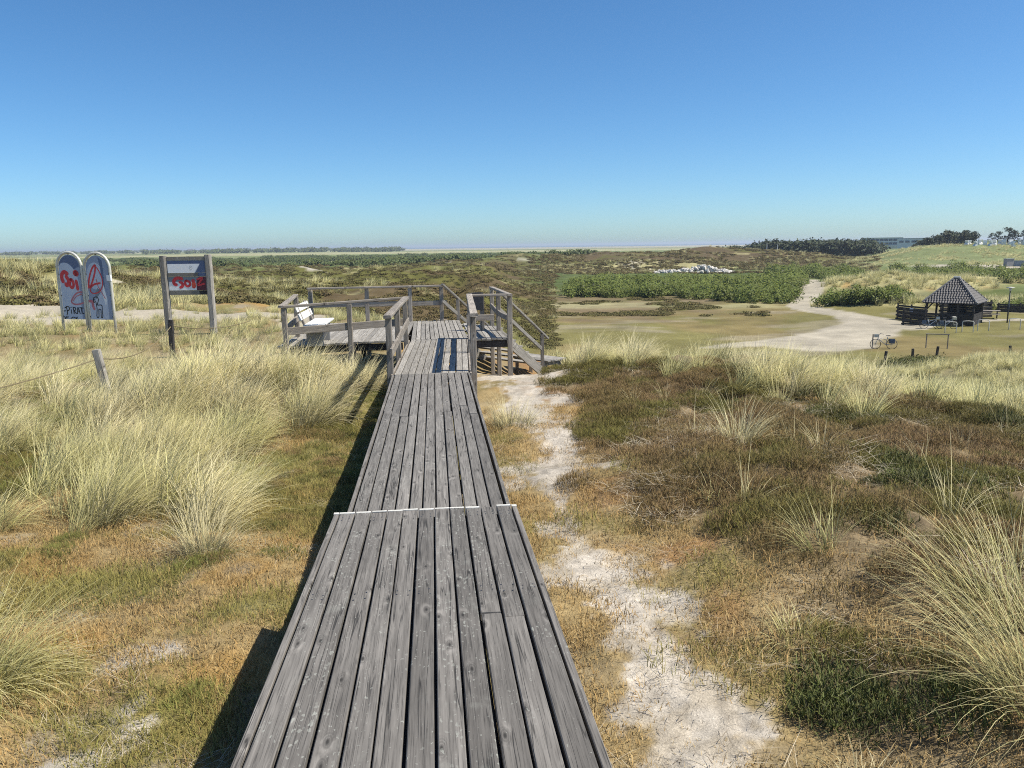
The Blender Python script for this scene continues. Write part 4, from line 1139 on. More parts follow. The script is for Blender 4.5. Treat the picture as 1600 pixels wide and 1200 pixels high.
# ------------------------------------------------------------------ heap of pale stones (every stone a part of the heap)
def stone_mesh(seed):
    r_ = random.Random(seed); vs = []
    for k in range(3):
        for q in range(6):
            a = 2 * math.pi * q / 6 + r_.uniform(-.3, .3); z = (-.5, .05, .5)[k] + r_.uniform(-.12, .12); rr = (.8, 1.0, .6)[k] * r_.uniform(.75, 1.15)
            vs.append((math.cos(a) * rr * .6, math.sin(a) * rr * .55, z * .8))
    fs = [(k * 6 + q, k * 6 + (q + 1) % 6, k * 6 + 6 + (q + 1) % 6, k * 6 + 6 + q) for k in range(2) for q in range(6)] + [tuple(range(5, -1, -1)), tuple(range(12, 18))]
    me = bpy.data.meshes.new('stone'); me.from_pydata(vs, [], fs); me.update(); return me
M['stone'] = plain_material('pale_granite', (.56, .53, .48), .9, .2, .3, 1.5)
sms = [stone_mesh(k) for k in range(6)]
for s_ in sms: s_.materials.append(M['stone'])
hx, hy = 66, 193
hp_ = empty('stone_heap', (hx, hy, hz(hx, hy))); tag(hp_, 'long heap of pale quarry stones behind the dark green thicket', 'stone heap')
for k in range(280):
    u_ = rb.uniform(-1, 1); v_ = rb.gauss(0, .45); hgt = max(0, (1 - abs(u_) ** 2.5) * (1 - v_ * v_)) * (1.5 + .5 * math.sin(u_ * 5 + .8) + .5 * u_)
    px_, py_ = u_ * 9.6, v_ * 2.6
    wx, wy = hx + px_ * .96, hy + py_ - px_ * .42
    o = link('stone', sms[k % 6], hp_); s_ = rb.uniform(.5, 1.05)
    o.location = (wx - hx, wy - hy, hz(wx, wy) - hp_.location.z + hgt * rb.uniform(.35, 1.0)); o.rotation_euler = (rb.uniform(0, 6), rb.uniform(0, 6), rb.uniform(0, 6)); o.scale = (s_, s_ * rb.uniform(.7, 1.2), s_)

# ------------------------------------------------------------------ far right: hall, promenade, white beach chairs
def ptz(az, r): return (math.sin(R(az)) * r, math.cos(R(az)) * r)
x, y = ptz(31.05, 560); 
hb = empty('flat_roofed_hall', (x, y, -3.6), R(-33)); tag(hb, 'long flat-roofed hall with two rows of blue windows behind the trees', 'building')
M['wall_blue'] = plain_material('pale_facade', (.55, .58, .62), .7, .3, .05, .3); M['glass_blue'] = plain_material('blue_window_glass', (.05, .08, .14), .15, .6, .1, .3)
MB().box((0, 3, 3.4), (24, 6, 6.8)).build('wall', M['wall_blue'], hb); MB().box((0, 3, 6.95), (24.8, 6.8, .3)).build('roof', M['white_paint'], hb)
MB().box((0, -.25, 1.4), (25, .5, 1.7)).build('parapet', M['white_paint'], hb)
for r_ in range(2):
    for k in range(9):
        w = MB().box((-10.4 + 2.6 * k, -.03, 3.3 + 2.3 * r_), (2.2, .1, 1.35)).build('window', M['glass_blue'], hb)
x, y = ptz(33.1, 520)
h2 = empty('low_hall_wing', (x, y, -2.6), R(-33)); tag(h2, 'low grey-blue building wing between the hall and the tall trees', 'building')
MB().box((0, 3, 2.4), (20, 6, 5.6)).build('wall', M['wall_blue'], h2); MB().box((0, 3, 5.3), (20.5, 6.4, .25)).build('roof', M['panel_blue'], h2)
for k in range(6): MB().box((-8 + 3.2 * k, -.03, 3.4), (2.2, .1, 1.2)).build('window', M['glass_blue'], h2)

def beach_chair():
    c = empty('beach_chair', (0, 0, 0))
    MB().add([(-.65, -.5, 0), (.65, -.5, 0), (.65, .45, 0), (-.65, .45, 0), (-.65, -.45, .45), (.65, -.45, .45), (.65, .5, 1.0), (-.65, .5, 1.0)], [(3, 2, 1, 0), (4, 5, 6, 7), (0, 1, 5, 4), (1, 2, 6, 5), (2, 3, 7, 6), (3, 0, 4, 7)]).build('seat_box', M['bike_white'], c)
    MB().add([(-.65, .1, .9), (.65, .1, .9), (.65, .55, .9), (-.65, .55, .9), (-.65, -.35, 1.7), (.65, -.35, 1.7), (.65, .4, 1.75), (-.65, .4, 1.75)], [(3, 2, 1, 0), (4, 5, 6, 7), (0, 1, 5, 4), (1, 2, 6, 5), (2, 3, 7, 6), (3, 0, 4, 7)]).build('hood', M['bike_white'], c)
    return c
ORD = 'first second third fourth fifth sixth seventh eighth ninth tenth eleventh twelfth thirteenth fourteenth fifteenth sixteenth seventeenth'.split()
proto = beach_chair()
pos = [(35.9 + .255 * k + rb.uniform(-.06, .06), 284 + rb.uniform(-5, 5)) for k in range(17)]
for i, (a_, r_) in enumerate(pos):
    c = proto if i == 0 else copy_tree(proto)
    x, y = ptz(a_, r_); c.location = (x, y, hz(x, y) - .05); c.rotation_euler = (0, 0, rb.uniform(0, 6.28)); s_ = rb.uniform(.75, 1.0); c.scale = (s_, s_, s_)
    tag(c, '%s white beach chair from the left in the row on the green dune' % ORD[i], 'beach chair', 'white beach chairs on the far dune')
# promenade edge
x0, y0 = 147, 180
pw = empty('promenade_wall', (x0, y0, hz(x0, y0))); tag(pw, 'dark low wall beside the pale promenade at the right edge', 'wall')
MB().beam((-4, 3, .7), (14, -11, .7), .4, 1.4).build('wall', M['grey_shape'], pw)
bxo = empty('equipment_box', (143.5, 182, hz(143.5, 182))); tag(bxo, 'grey equipment box at the end of the promenade wall', 'box')
MB().box((0, 0, .9), (1.9, 1.2, 1.8)).build('body', M['concrete'], bxo); MB().box((0, 0, 1.86), (2.1, 1.4, .12)).build('lid', M['grey_shape'], bxo)
for k in range(4):
    c = copy_tree(proto); x, y = 149.5 + 1.25 * k, 178.6 - 1.0 * k
    c.location = (x, y, hz(x0, y0) + 1.0); c.rotation_euler = (0, 0, .6); c.scale = (.9, .9, .9)
    tag(c, '%s white beach chair from the left in the short row on the promenade wall' % ORD[k], 'beach chair', 'white beach chairs by the promenade')
for k, (a_, r_) in enumerate(((23.85, 330), (24.55, 335))):
    x, y = ptz(a_, r_); o = MB().tube([(0, 0, -1), (0, 0, 2), (0, 0, 4.2)], [.14, .12, .1], 6).build('pole', M['bike_white'], None, (x, y, hz(x, y)))
    tag(o, ('left' if k == 0 else 'right') + ' one of two white poles in front of the pine wood', 'pole', 'white poles by the wood')

# ------------------------------------------------------------------ plants: meshes made of many blades and leaves
def ribbons(root, azim, th0, kap, L, wid, segs, twist, t_pow=1.0, rnd=None):
    """curved tapering blades; returns verts, quads, leaf attribute"""
    n = len(L); ts = np.linspace(0, 1, segs + 1)
    ds = L / segs
    P = np.zeros((n, segs + 1, 3)); P[:, 0] = root
    hx, hy = np.cos(azim), np.sin(azim)
    for i in range(segs):
        th = th0 + kap * ((i + .5) / segs) ** 1.3
        P[:, i + 1, 0] = P[:, i, 0] + np.sin(th) * hx * ds
        P[:, i + 1, 1] = P[:, i, 1] + np.sin(th) * hy * ds
        P[:, i + 1, 2] = P[:, i, 2] + np.cos(th) * ds
    sa = azim + math.pi / 2 + twist
    side = np.stack([np.cos(sa), np.sin(sa), np.zeros(n)], -1)
    w = wid[:, None] * (1 - ts[None, :] ** 1.6 * .92) * .5
    A = P + side[:, None, :] * w[:, :, None]; B = P - side[:, None, :] * w[:, :, None]
    V = np.stack([A, B], 2).reshape(-1, 3)
    base = np.arange(n)[:, None] * (segs + 1) * 2 + np.arange(segs)[None, :] * 2
    F = np.stack([base, base + 1, base + 3, base + 2], -1).reshape(-1, 4)
    att = np.zeros((n, segs + 1, 2, 3)); att[..., 0] = ts[None, :, None]
    r1 = rng.random(n) if rnd is None else rnd; att[..., 1] = r1[:, None, None]; att[..., 2] = rng.random(n)[:, None, None]
    return V, F, att.reshape(-1, 3)

def leaf_mesh(name, V, F, att, mat):
    me = mesh_np(name, V, F); set_col(me, 'leaf', att); me.materials.append(mat); return me

def tuft(name, mat, nb=150, rad=.12, L=(.45, .95), spread=.55, curl=(.5, 1.3), wid=(.003, .006), segs=4, lean=(.30, .05), aniso=1.0):
    a = rng.random(nb) * 2 * math.pi; q = np.sqrt(rng.random(nb)) * rad
    root = np.stack([np.cos(a) * q, np.sin(a) * q * aniso, np.full(nb, -.03)], -1)
    d = a + rng.normal(0, .7, nb)
    th0 = np.abs(rng.normal(0, spread * .45, nb)) + .25 * spread * q / rad
    vx = np.sin(th0) * np.cos(d) + lean[0] * rng.uniform(.3, 1.3, nb); vy = np.sin(th0) * np.sin(d) + lean[1]
    th = np.clip(np.hypot(vx, vy), 0, 1.35); az = np.arctan2(vy, vx)
    LL = rng.uniform(L[0], L[1], nb) * (1 - .25 * rng.random(nb) ** 3)
    kap = rng.uniform(curl[0], curl[1], nb) * (.4 + th)
    V, F, att = ribbons(root, az, th, kap, LL, rng.uniform(wid[0], wid[1], nb), segs, rng.normal(0, .5, nb))
    return leaf_mesh(name, V, F, att, mat)

def heath_clump(name, mat, nt=150, rad=.2, H=(.035, .095), wid=(.003, .006), mound=.13):
    a = rng.random(nt) * 2 * math.pi; q = np.sqrt(rng.random(nt)) * rad
    root = np.stack([np.cos(a) * q, np.sin(a) * q, mound * (1 - (q / rad) ** 2) * .6 - .02], -1)
    d = a + rng.normal(0, 1.0, nt)
    V, F, att = ribbons(root, d, np.abs(rng.normal(.35, .3, nt)), rng.normal(.1, .5, nt), rng.uniform(H[0], H[1], nt), rng.uniform(wid[0], wid[1], nt), 2, rng.uniform(-1.5, 1.5, nt))
    # leafy side twigs
    k = nt * 2; pick = rng.integers(0, nt, k); tt = rng.uniform(.35, .95, k)
    top = V.reshape(nt, -1, 3)[pick]; r2 = top[:, 0] * (1 - tt[:, None]) + top[:, -1] * tt[:, None]
    V2, F2, a2 = ribbons(r2, rng.random(k) * 6.28, rng.uniform(.3, 1.1, k), rng.normal(0, .4, k), rng.uniform(.025, .06, k), rng.uniform(wid[0], wid[1], k) * .9, 1, rng.uniform(-1.5, 1.5, k))
    a2[:, 0] = .5 + .5 * a2[:, 0]
    return leaf_mesh(name, np.vstack([V, V2]), np.vstack([F, F2 + len(V)]), np.vstack([att, a2]), mat)

def turf(name, mat, nb=170, rad=.26, H=(.02, .065), wid=(.003, .006), flat_=.5):
    a = rng.random(nb) * 6.28; q = np.sqrt(rng.random(nb)) * rad
    root = np.stack([np.cos(a) * q, np.sin(a) * q, np.full(nb, -.008)], -1)
    V, F, att = ribbons(root, rng.random(nb) * 6.28, np.abs(rng.normal(flat_, .35, nb)), rng.uniform(0, .9, nb), rng.uniform(H[0], H[1], nb), rng.uniform(wid[0], wid[1], nb), 2, rng.uniform(-1, 1, nb))
    return leaf_mesh(name, V, F, att, mat)

def litter(name, mat, nb=60, rad=.3, L=(.08, .3)):
    a = rng.random(nb) * 6.28; q = np.sqrt(rng.random(nb)) * rad
    root = np.stack([np.cos(a) * q, np.sin(a) * q, rng.uniform(.004, .03, nb)], -1)
    V, F, att = ribbons(root, rng.random(nb) * 6.28, rng.uniform(1.25, 1.5, nb), rng.uniform(-.1, .35, nb), rng.uniform(L[0], L[1], nb), rng.uniform(.002, .0042, nb), 4, rng.normal(0, .3, nb))
    V[:, 2] = np.maximum(V[:, 2], .004)
    return leaf_mesh(name, V, F, att, mat)

def leafball(name, mat, n=260, rx=.8, rz=.75, size=(.07, .14), lobes=5, hollow=.45):
    """bush: leaf faces spread through a few uneven lobes"""
    c = np.stack([rng.normal(0, .38, lobes) * rx, rng.normal(0, .38, lobes) * rx, rng.uniform(.3, .72, lobes) * rz], -1)
    lr = rng.uniform(.38, .62, lobes) * rx
    k = rng.integers(0, lobes, n); d = rng.normal(0, 1, (n, 3)); d /= np.linalg.norm(d, axis=1)[:, None]
    rr = lr[k] * (hollow + (1 - hollow) * rng.random(n) ** .6)
    p = c[k] + d * rr[:, None] * np.array([1, 1, rz / rx * .8])
    p[:, 2] = np.maximum(p[:, 2], rng.uniform(-.05, .15, n) * rz)
    s = rng.uniform(size[0], size[1], n)
    u = rng.normal(0, 1, (n, 3)); nrm = d * .8 + rng.normal(0, .5, (n, 3)) + np.array([0, 0, .4]); nrm /= np.linalg.norm(nrm, axis=1)[:, None]
    u = np.cross(nrm, u); u /= np.linalg.norm(u, axis=1)[:, None]; v = np.cross(nrm, u)
    V = np.stack([p - u * s[:, None] * .5, p + v * s[:, None] * .32, p + u * s[:, None] * .5, p - v * s[:, None] * .32], 1).reshape(-1, 3)
    F = np.arange(n * 4).reshape(n, 4)
    att = np.zeros((n, 4, 3)); att[..., 0] = .5; att[..., 1] = rng.random(n)[:, None]; att[..., 2] = rng.random(n)[:, None]
    return leaf_mesh(name, V, F, att.reshape(-1, 3), mat)

# ---- planting by instances: one object of many plants
def scatter(name, sources, pts, scale, tilt=None, label=None, cat=None):
    n = len(pts)
    coll = bpy.data.collections.new(name + '_plants')
    for i, me in enumerate(sources):
        o = bpy.data.objects.new('%s_%02d' % (name, i), me); coll.objects.link(o)
    me = bpy.data.meshes.new(name); me.vertices.add(n); me.vertices.foreach_set('co', np.ascontiguousarray(pts, np.float32).ravel())
    rot = np.zeros((n, 3), np.float32); rot[:, 2] = rng.uniform(-math.pi, math.pi, n) if tilt is None else rng.normal(0, tilt, n)
    rot[:, :2] = rng.normal(0, .06, (n, 2))
    for nm, typ, dat, key in (('rot', 'FLOAT_VECTOR', rot, 'vector'), ('scl', 'FLOAT', np.asarray(scale, np.float32), 'value'), ('idx', 'INT', rng.integers(0, len(sources), n).astype(np.int32), 'value')):
        at = me.attributes.new(nm, typ, 'POINT'); at.data.foreach_set(key, np.ascontiguousarray(dat).ravel())
    o = link(name, me); tag(o, label, cat, None, 'stuff')
    ng = bpy.data.node_groups.new(name, 'GeometryNodeTree')
    ng.interface.new_socket('Geometry', in_out='INPUT', socket_type='NodeSocketGeometry'); ng.interface.new_socket('Geometry', in_out='OUTPUT', socket_type='NodeSocketGeometry')
    N = ng.nodes; gi = N.new('NodeGroupInput'); go = N.new('NodeGroupOutput')
    ip_ = N.new('GeometryNodeInstanceOnPoints'); ci = N.new('GeometryNodeCollectionInfo'); ci.inputs['Collection'].default_value = coll
    ci.inputs['Separate Children'].default_value = True; ci.inputs['Reset Children'].default_value = True
    ip_.inputs['Pick Instance'].default_value = True
    def named(nm, dt):
        q = N.new('GeometryNodeInputNamedAttribute'); q.data_type = dt; q.inputs['Name'].default_value = nm; return q.outputs[0]
    ng.links.new(gi.outputs[0], ip_.inputs['Points']); ng.links.new(ci.outputs[0], ip_.inputs['Instance'])
    ng.links.new(named('idx', 'INT'), ip_.inputs['Instance Index']); ng.links.new(named('scl', 'FLOAT'), ip_.inputs['Scale'])
    er = N.new('FunctionNodeEulerToRotation'); ng.links.new(named('rot', 'FLOAT_VECTOR'), er.inputs[0]); ng.links.new(er.outputs[0], ip_.inputs['Rotation'])
    ng.links.new(ip_.outputs[0], go.inputs[0])
    md = o.modifiers.new('plants', 'NODES'); md.node_group = ng
    return o

def sample(x0, x1, y0, y1, per_m2, dens, cap=60000):
    n = int((x1 - x0) * (y1 - y0) * per_m2); x = rng.uniform(x0, x1, n); y = rng.uniform(y0, y1, n)
    k = rng.random(n) < dens(x, y); return x[k][:cap], y[k][:cap]
def sample_polar(a0, a1, r0, r1, n, dens, logr=True):
    a = np.radians(rng.uniform(a0, a1, n)); r_ = np.exp(rng.uniform(math.log(r0), math.log(r1), n)) if logr else np.sqrt(rng.uniform(r0 ** 2, r1 ** 2, n))
    x, y = np.sin(a) * r_, np.cos(a) * r_; k = rng.random(n) < dens(x, y); return x[k], y[k]
def stand(x, y, dz=0.0): return np.column_stack([x, y, height(x, y) + dz])
def off_deck(x, y):
    d = (x > -.80) & (x < .62) & (y < 12.6)
    d |= (x > -.85) & (x < .85) & (y >= 12.4) & (y < 21.7)
    d |= (x > -3.3) & (x < -.8) & (y > 16.7 - .6 * np.maximum(0, (-x - 1.6) / 1.6)) & (y < 21.6)
    d |= (x > .8) & (x < 1.75) & (y > 16.9) & (y < 20.5)
    d |= (x > 1.0) & (x < 3.9) & (y > 19.4) & (y < 23) 
    return ~d
def in_view(x, y, m=4): 
    a = np.degrees(np.arctan2(x, y)); return (a > -30 - m) & (a < 41.5 + m) & (y > .5)

G = {}
G['marram'] = blade_material('marram_blade', (.09, .09, .03), (.54, .485, .22), (.95, .86, .50), (.40, .42, .16), .35, .42)  # roots browner; also darkened, tips brightened, to paint shadow contrast into the colour
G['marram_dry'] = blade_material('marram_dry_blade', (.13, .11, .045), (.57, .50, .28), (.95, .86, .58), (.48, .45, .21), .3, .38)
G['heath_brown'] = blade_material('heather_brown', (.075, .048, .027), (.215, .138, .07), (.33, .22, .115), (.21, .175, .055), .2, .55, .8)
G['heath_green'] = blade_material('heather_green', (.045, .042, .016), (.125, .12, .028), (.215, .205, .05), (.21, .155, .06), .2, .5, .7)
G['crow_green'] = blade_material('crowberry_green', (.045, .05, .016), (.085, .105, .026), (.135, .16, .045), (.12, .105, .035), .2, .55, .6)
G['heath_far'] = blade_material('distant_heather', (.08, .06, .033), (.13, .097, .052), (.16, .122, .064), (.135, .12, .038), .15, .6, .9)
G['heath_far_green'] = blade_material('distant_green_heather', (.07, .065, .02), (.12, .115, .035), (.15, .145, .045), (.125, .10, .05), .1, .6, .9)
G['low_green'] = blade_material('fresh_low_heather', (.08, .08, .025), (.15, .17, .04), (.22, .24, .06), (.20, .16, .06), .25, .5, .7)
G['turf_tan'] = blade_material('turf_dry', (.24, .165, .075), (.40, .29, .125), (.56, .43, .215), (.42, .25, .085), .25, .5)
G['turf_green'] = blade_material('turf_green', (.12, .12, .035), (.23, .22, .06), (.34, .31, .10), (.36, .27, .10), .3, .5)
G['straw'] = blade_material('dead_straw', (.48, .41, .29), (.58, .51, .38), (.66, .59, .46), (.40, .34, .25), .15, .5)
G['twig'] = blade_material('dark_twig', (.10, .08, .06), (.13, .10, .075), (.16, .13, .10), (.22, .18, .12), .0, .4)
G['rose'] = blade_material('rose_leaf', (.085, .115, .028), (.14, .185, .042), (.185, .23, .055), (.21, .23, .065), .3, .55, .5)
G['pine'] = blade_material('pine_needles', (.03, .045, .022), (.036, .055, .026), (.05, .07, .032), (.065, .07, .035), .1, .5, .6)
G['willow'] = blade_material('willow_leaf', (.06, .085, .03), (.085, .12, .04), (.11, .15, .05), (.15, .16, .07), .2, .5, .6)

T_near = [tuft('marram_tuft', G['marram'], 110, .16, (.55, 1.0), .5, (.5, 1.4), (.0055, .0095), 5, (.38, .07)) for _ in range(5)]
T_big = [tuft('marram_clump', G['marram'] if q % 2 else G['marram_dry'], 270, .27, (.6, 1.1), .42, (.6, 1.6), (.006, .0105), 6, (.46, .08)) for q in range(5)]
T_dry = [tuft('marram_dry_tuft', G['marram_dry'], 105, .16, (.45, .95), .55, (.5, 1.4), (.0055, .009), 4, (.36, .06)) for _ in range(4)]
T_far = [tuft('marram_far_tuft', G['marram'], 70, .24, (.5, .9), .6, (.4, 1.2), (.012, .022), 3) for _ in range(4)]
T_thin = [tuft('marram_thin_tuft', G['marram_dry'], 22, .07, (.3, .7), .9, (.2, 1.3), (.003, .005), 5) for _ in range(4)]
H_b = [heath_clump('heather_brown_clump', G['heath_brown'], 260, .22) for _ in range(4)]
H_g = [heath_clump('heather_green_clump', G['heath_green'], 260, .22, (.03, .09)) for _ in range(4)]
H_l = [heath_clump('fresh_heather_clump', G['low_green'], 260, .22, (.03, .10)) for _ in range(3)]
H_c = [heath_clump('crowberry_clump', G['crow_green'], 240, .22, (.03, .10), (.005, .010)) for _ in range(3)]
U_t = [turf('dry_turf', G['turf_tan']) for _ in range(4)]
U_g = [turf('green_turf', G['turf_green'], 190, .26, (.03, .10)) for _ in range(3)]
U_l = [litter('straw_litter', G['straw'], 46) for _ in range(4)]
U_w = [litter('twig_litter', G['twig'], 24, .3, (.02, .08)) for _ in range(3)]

def mk(key): return lambda x, y: masks(x, y)[key]

# left field
clus = lambda x, y: np.maximum(np.maximum(sst(.50, .55, fbm(x, y, 1.05, 132, 3)), .9 * gau(x, y, -3.2, 14.2, 1.6, 1.1) ** .5), sst(17, 20, np.hypot(x, y)) * .75)
x, y = sample(-17, -1.0, 6.5, 20, 5.0, lambda x, y: masks(x, y)['marram_l'] * off_deck(x, y) * in_view(x, y) * clus(x, y))
tall = gau(x, y, -3.0, 14.2, 1.5, 1.2)
scatter('marram_clumps', T_big, stand(x, y, -.03), rng.uniform(.62, 1.05, len(x)) * (1 + .22 * tall) * (1 - .3 * sst(16, 19, y)), .45, 'large leaning clumps of pale marram left of the boardwalk', 'grass')
x, y = sample(-10, -.9, 6.0, 19, 40, lambda x, y: masks(x, y)['marram_l'] * (1 - clus(x, y)) * off_deck(x, y) * in_view(x, y) * sst(.32, .45, fbm(x, y, .8, 133, 3)))
scatter('low_heath', H_l[:2] + H_g[:3] + H_b[:1], stand(x, y, -.01), rng.uniform(.7, 1.3, len(x)), None, 'green low heath in the gaps between the marram clumps on the left', 'heath')
x, y = sample(-26, -1.0, 6.5, 42, 5.0, lambda x, y: masks(x, y)['marram_l'] * off_deck(x, y) * in_view(x, y) * (.06 + .94 * clus(x, y)))
r_ = np.hypot(x, y); k = r_ < 24
p = stand(x, y, -.02)
scatter('marram_grass', T_near + T_dry[:2], p[k], rng.uniform(.55, 1.0, k.sum()) * (.8 + .45 * fbm(x[k], y[k], 1.4, 131, 2)) * (1 - .42 * sst(17.5, 21, r_[k])), .55, 'pale marram grass field left of the boardwalk', 'grass')
scatter('marram_grass', T_far, p[~k], rng.uniform(.35, .62, (~k).sum()), .7, 'pale marram grass around the signs and gravel path on the left', 'grass')
# crest on the right and the slope behind it
x, y = sample(1.5, 12.5, 8.5, 21, 9, lambda x, y: masks(x, y)['marram_c'] * off_deck(x, y) * sst(.40, .55, fbm(x, y, 1.2, 134, 3)))
scatter('marram_grass', T_near + T_dry + T_big[:2], stand(x, y, -.02), rng.uniform(.55, 1.0, len(x)), .7, 'tall pale marram grass along the crest right of the stairs', 'grass')
x, y = sample_polar(8, 46, 13, 54, 15000, lambda x, y: masks(x, y)['marram_s'])
scatter('marram_grass', T_far, stand(x, y, -.03), rng.uniform(.45, .9, len(x)), .8, 'marram grass on the slope in front of the pavilion', 'grass')
x, y = sample_polar(9, 44, 15, 50, 5200, lambda x, y: masks(x, y)['slope_s'] * (1 - masks(x, y)['marram_s']) * sst(.5, .55, fbm(x, y, 2.5, 130, 3)))
scatter('low_heath', H_g + H_c, stand(x, y, 0), rng.uniform(1.2, 2.6, len(x)), None, 'low green heath plants on the slope in front of the pavilion', 'heath')

# heather on the right
hmask = lambda x, y: masks(x, y)['heather_r'] * off_deck(x, y) * in_view(x, y)
x, y = sample(.8, 15, 2.2, 18, 34, lambda x, y: hmask(x, y) * (.25 + .75 * sst(.37, .45, fbm(x, y, .7, 140, 3))))
typ = fbm(x, y, 1.3, 141, 3) + rng.normal(0, .04, len(x)); sc_ = rng.uniform(.55, 1.15, len(x)) * (1 + .15 * sst(4, 12, np.hypot(x, y)))
p = stand(x, y, 0)
kc = (typ > .66) & ~((y > 8.5) & (x < 4.6)); kb = ((typ < .49) | ((y > 8.5) & (x < 4.2) & (typ < .56))) & ~kc; kg = ~kb & ~kc
scatter('brown_heather', H_b, p[kb], sc_[kb], None, 'brown heather carpet right of the sandy strip', 'heather')
scatter('green_heather', H_g, p[kg], sc_[kg], None, 'olive green heather carpet right of the sandy strip', 'heather')
scatter('crowberry', H_c, p[kc], sc_[kc], None, 'dark green crowberry cushions among the heather', 'crowberry')
x, y = sample(1.6, 14, 2.6, 17, .45, hmask)
scatter('sparse_marram', T_thin, stand(x, y, .02), rng.uniform(.5, 1.15, len(x)), None, 'thin dry marram stems scattered through the heather', 'grass')
x, y = sample(1.2, 14, 2.6, 17, 16, lambda x, y: hmask(x, y) * sst(.55, .62, fbm(x, y, 1.0, 142, 3)))
scatter('straw_litter', U_l, stand(x, y, .03), rng.uniform(.6, 1.3, len(x)), None, 'dead pale straw lying in the heather', 'straw')
# left low plants
x, y = sample(-9, -.8, 2, 19, 20, lambda x, y: off_deck(x, y) * in_view(x, y) * np.maximum(masks(x, y)['green_l'] * .8, sst(.58, .66, fbm(x, y, .75, 150, 3)) * sst(8.5, 7.5, y) * .75) * (1 - masks(x, y)['sand']))
typ = fbm(x, y, .8, 151, 3); p = stand(x, y, -.01); s_ = rng.uniform(.35, .8, len(x))
k = typ < .5
scatter('low_green_heather', H_l, p[k], s_[k], None, 'low green heather beside the boardwalk shadow on the left', 'heather')
k2 = typ >= .5
scatter('low_crowberry', H_c[:1] + H_l + H_b[:1], p[k2], s_[k2], None, 'dark green and brown cushions on the turf left of the boardwalk', 'crowberry')
# turf near the boardwalk
td = lambda x, y: off_deck(x, y) * in_view(x, y) * (1 - .93 * masks(x, y)['sand']) * (1 - .8 * masks(x, y)['heather_r'])
x, y = sample(-7, 6.5, 1.6, 12.5, 46, td)
gsel = fbm(x, y, .8, 85, 4) + masks(x, y)['green_l'] * .15 - .09 * (x > .4) + rng.normal(0, .035, len(x)) > .575
p = stand(x, y, 0); s_ = rng.uniform(.7, 1.25, len(x))
scatter('dry_turf', U_t, p[~gsel], s_[~gsel], None, 'short tan and orange turf on both sides of the boardwalk', 'turf')
scatter('green_turf', U_g, p[gsel], s_[gsel], None, 'short green grass on both sides of the boardwalk', 'grass')
x, y = sample(-6, 4.0, 1.6, 11, 3.0, lambda x, y: off_deck(x, y) * in_view(x, y) * (.35 + .65 * sst(.5, .6, fbm(x, y, .9, 160, 3))) * (1 - .6 * masks(x, y)['sand']))
scatter('straw_litter', U_l, stand(x, y, .012), rng.uniform(.5, 1.1, len(x)), None, 'dead straw scattered over the turf beside the boardwalk', 'straw')
x, y = sample(.5, 2.6, 1.6, 12, 16, lambda x, y: masks(x, y)['sand'] * off_deck(x, y))
scatter('twig_litter', U_w, stand(x, y, .0), rng.uniform(.6, 1.1, len(x)), None, 'tiny dark twigs on the bare white sand', 'twigs')

# single tussocks that stand clear of the rest
def tussock(x, y, lab, parts, spread=.6, dry=False):
    g = hz(x, y); t = empty('grass_tussock', (x, y, g - .03)); tag(t, lab, 'grass')
    for (nb, rad, L, lean) in parts:
        me = tuft('tussock', G['marram_dry'] if dry else G['marram'], nb, rad, L, spread, (.5, 1.5), (.0032, .0065), 6, lean)
        link('blades', me, t)
tussock(-2.15, 7.0, 'single pale tussock on bare turf left of the white step edge', [(420, .17, (.35, .75), (.12, .02))], .9, True)
tussock(-2.95, 4.75, 'large pale tussock cut off by the left edge of the picture', [(520, .24, (.5, .95), (.36, -.05)), (160, .3, (.4, .8), (.6, -.2))], .75)
tussock(-3.6, 5.3, 'pale tussock behind the large one at the left edge', [(420, .22, (.5, .95), (.3, .0))], .7)
tussock(1.12, 11.1, 'straw-coloured tussock beside the boardwalk in front of the stairs', [(420, .26, (.35, .7), (.1, .0))], .9, True)
tussock(3.4, 8.2, 'upright pale tussock in the middle of the heather', [(260, .14, (.4, .85), (.02, 0))], .65, True)
tussock(2.85, 2.95, 'large wispy marram tussock at the lower right corner', [(360, .28, (.5, 1.05), (-.28, .05)), (160, .32, (.4, .85), (-.1, .1))], .6)
tussock(3.15, 3.75, 'tall marram tussock at the right edge above the corner one', [(260, .26, (.5, .95), (-.22, .05))], .6)
tussock(2.62, 4.85, 'small green-tipped tussock at the edge of the dry turf', [(110, .10, (.3, .6), (-.35, .05))], .6)
tussock(2.45, 6.35, 'yellow-green tussock growing out of the dark heather hummock', [(80, .10, (.2, .42), (.15, -.1))], .9)
tussock(2.0, 3.95, 'small sprawling tussock at the edge of the sand', [(90, .10, (.15, .35), (-.1, -.1))], 1.0)
tussock(1.78, 2.75, 'low dark-rooted tussock by the sand at the bottom edge', [(110, .12, (.12, .3), (.1, -.1))], 1.0, True)

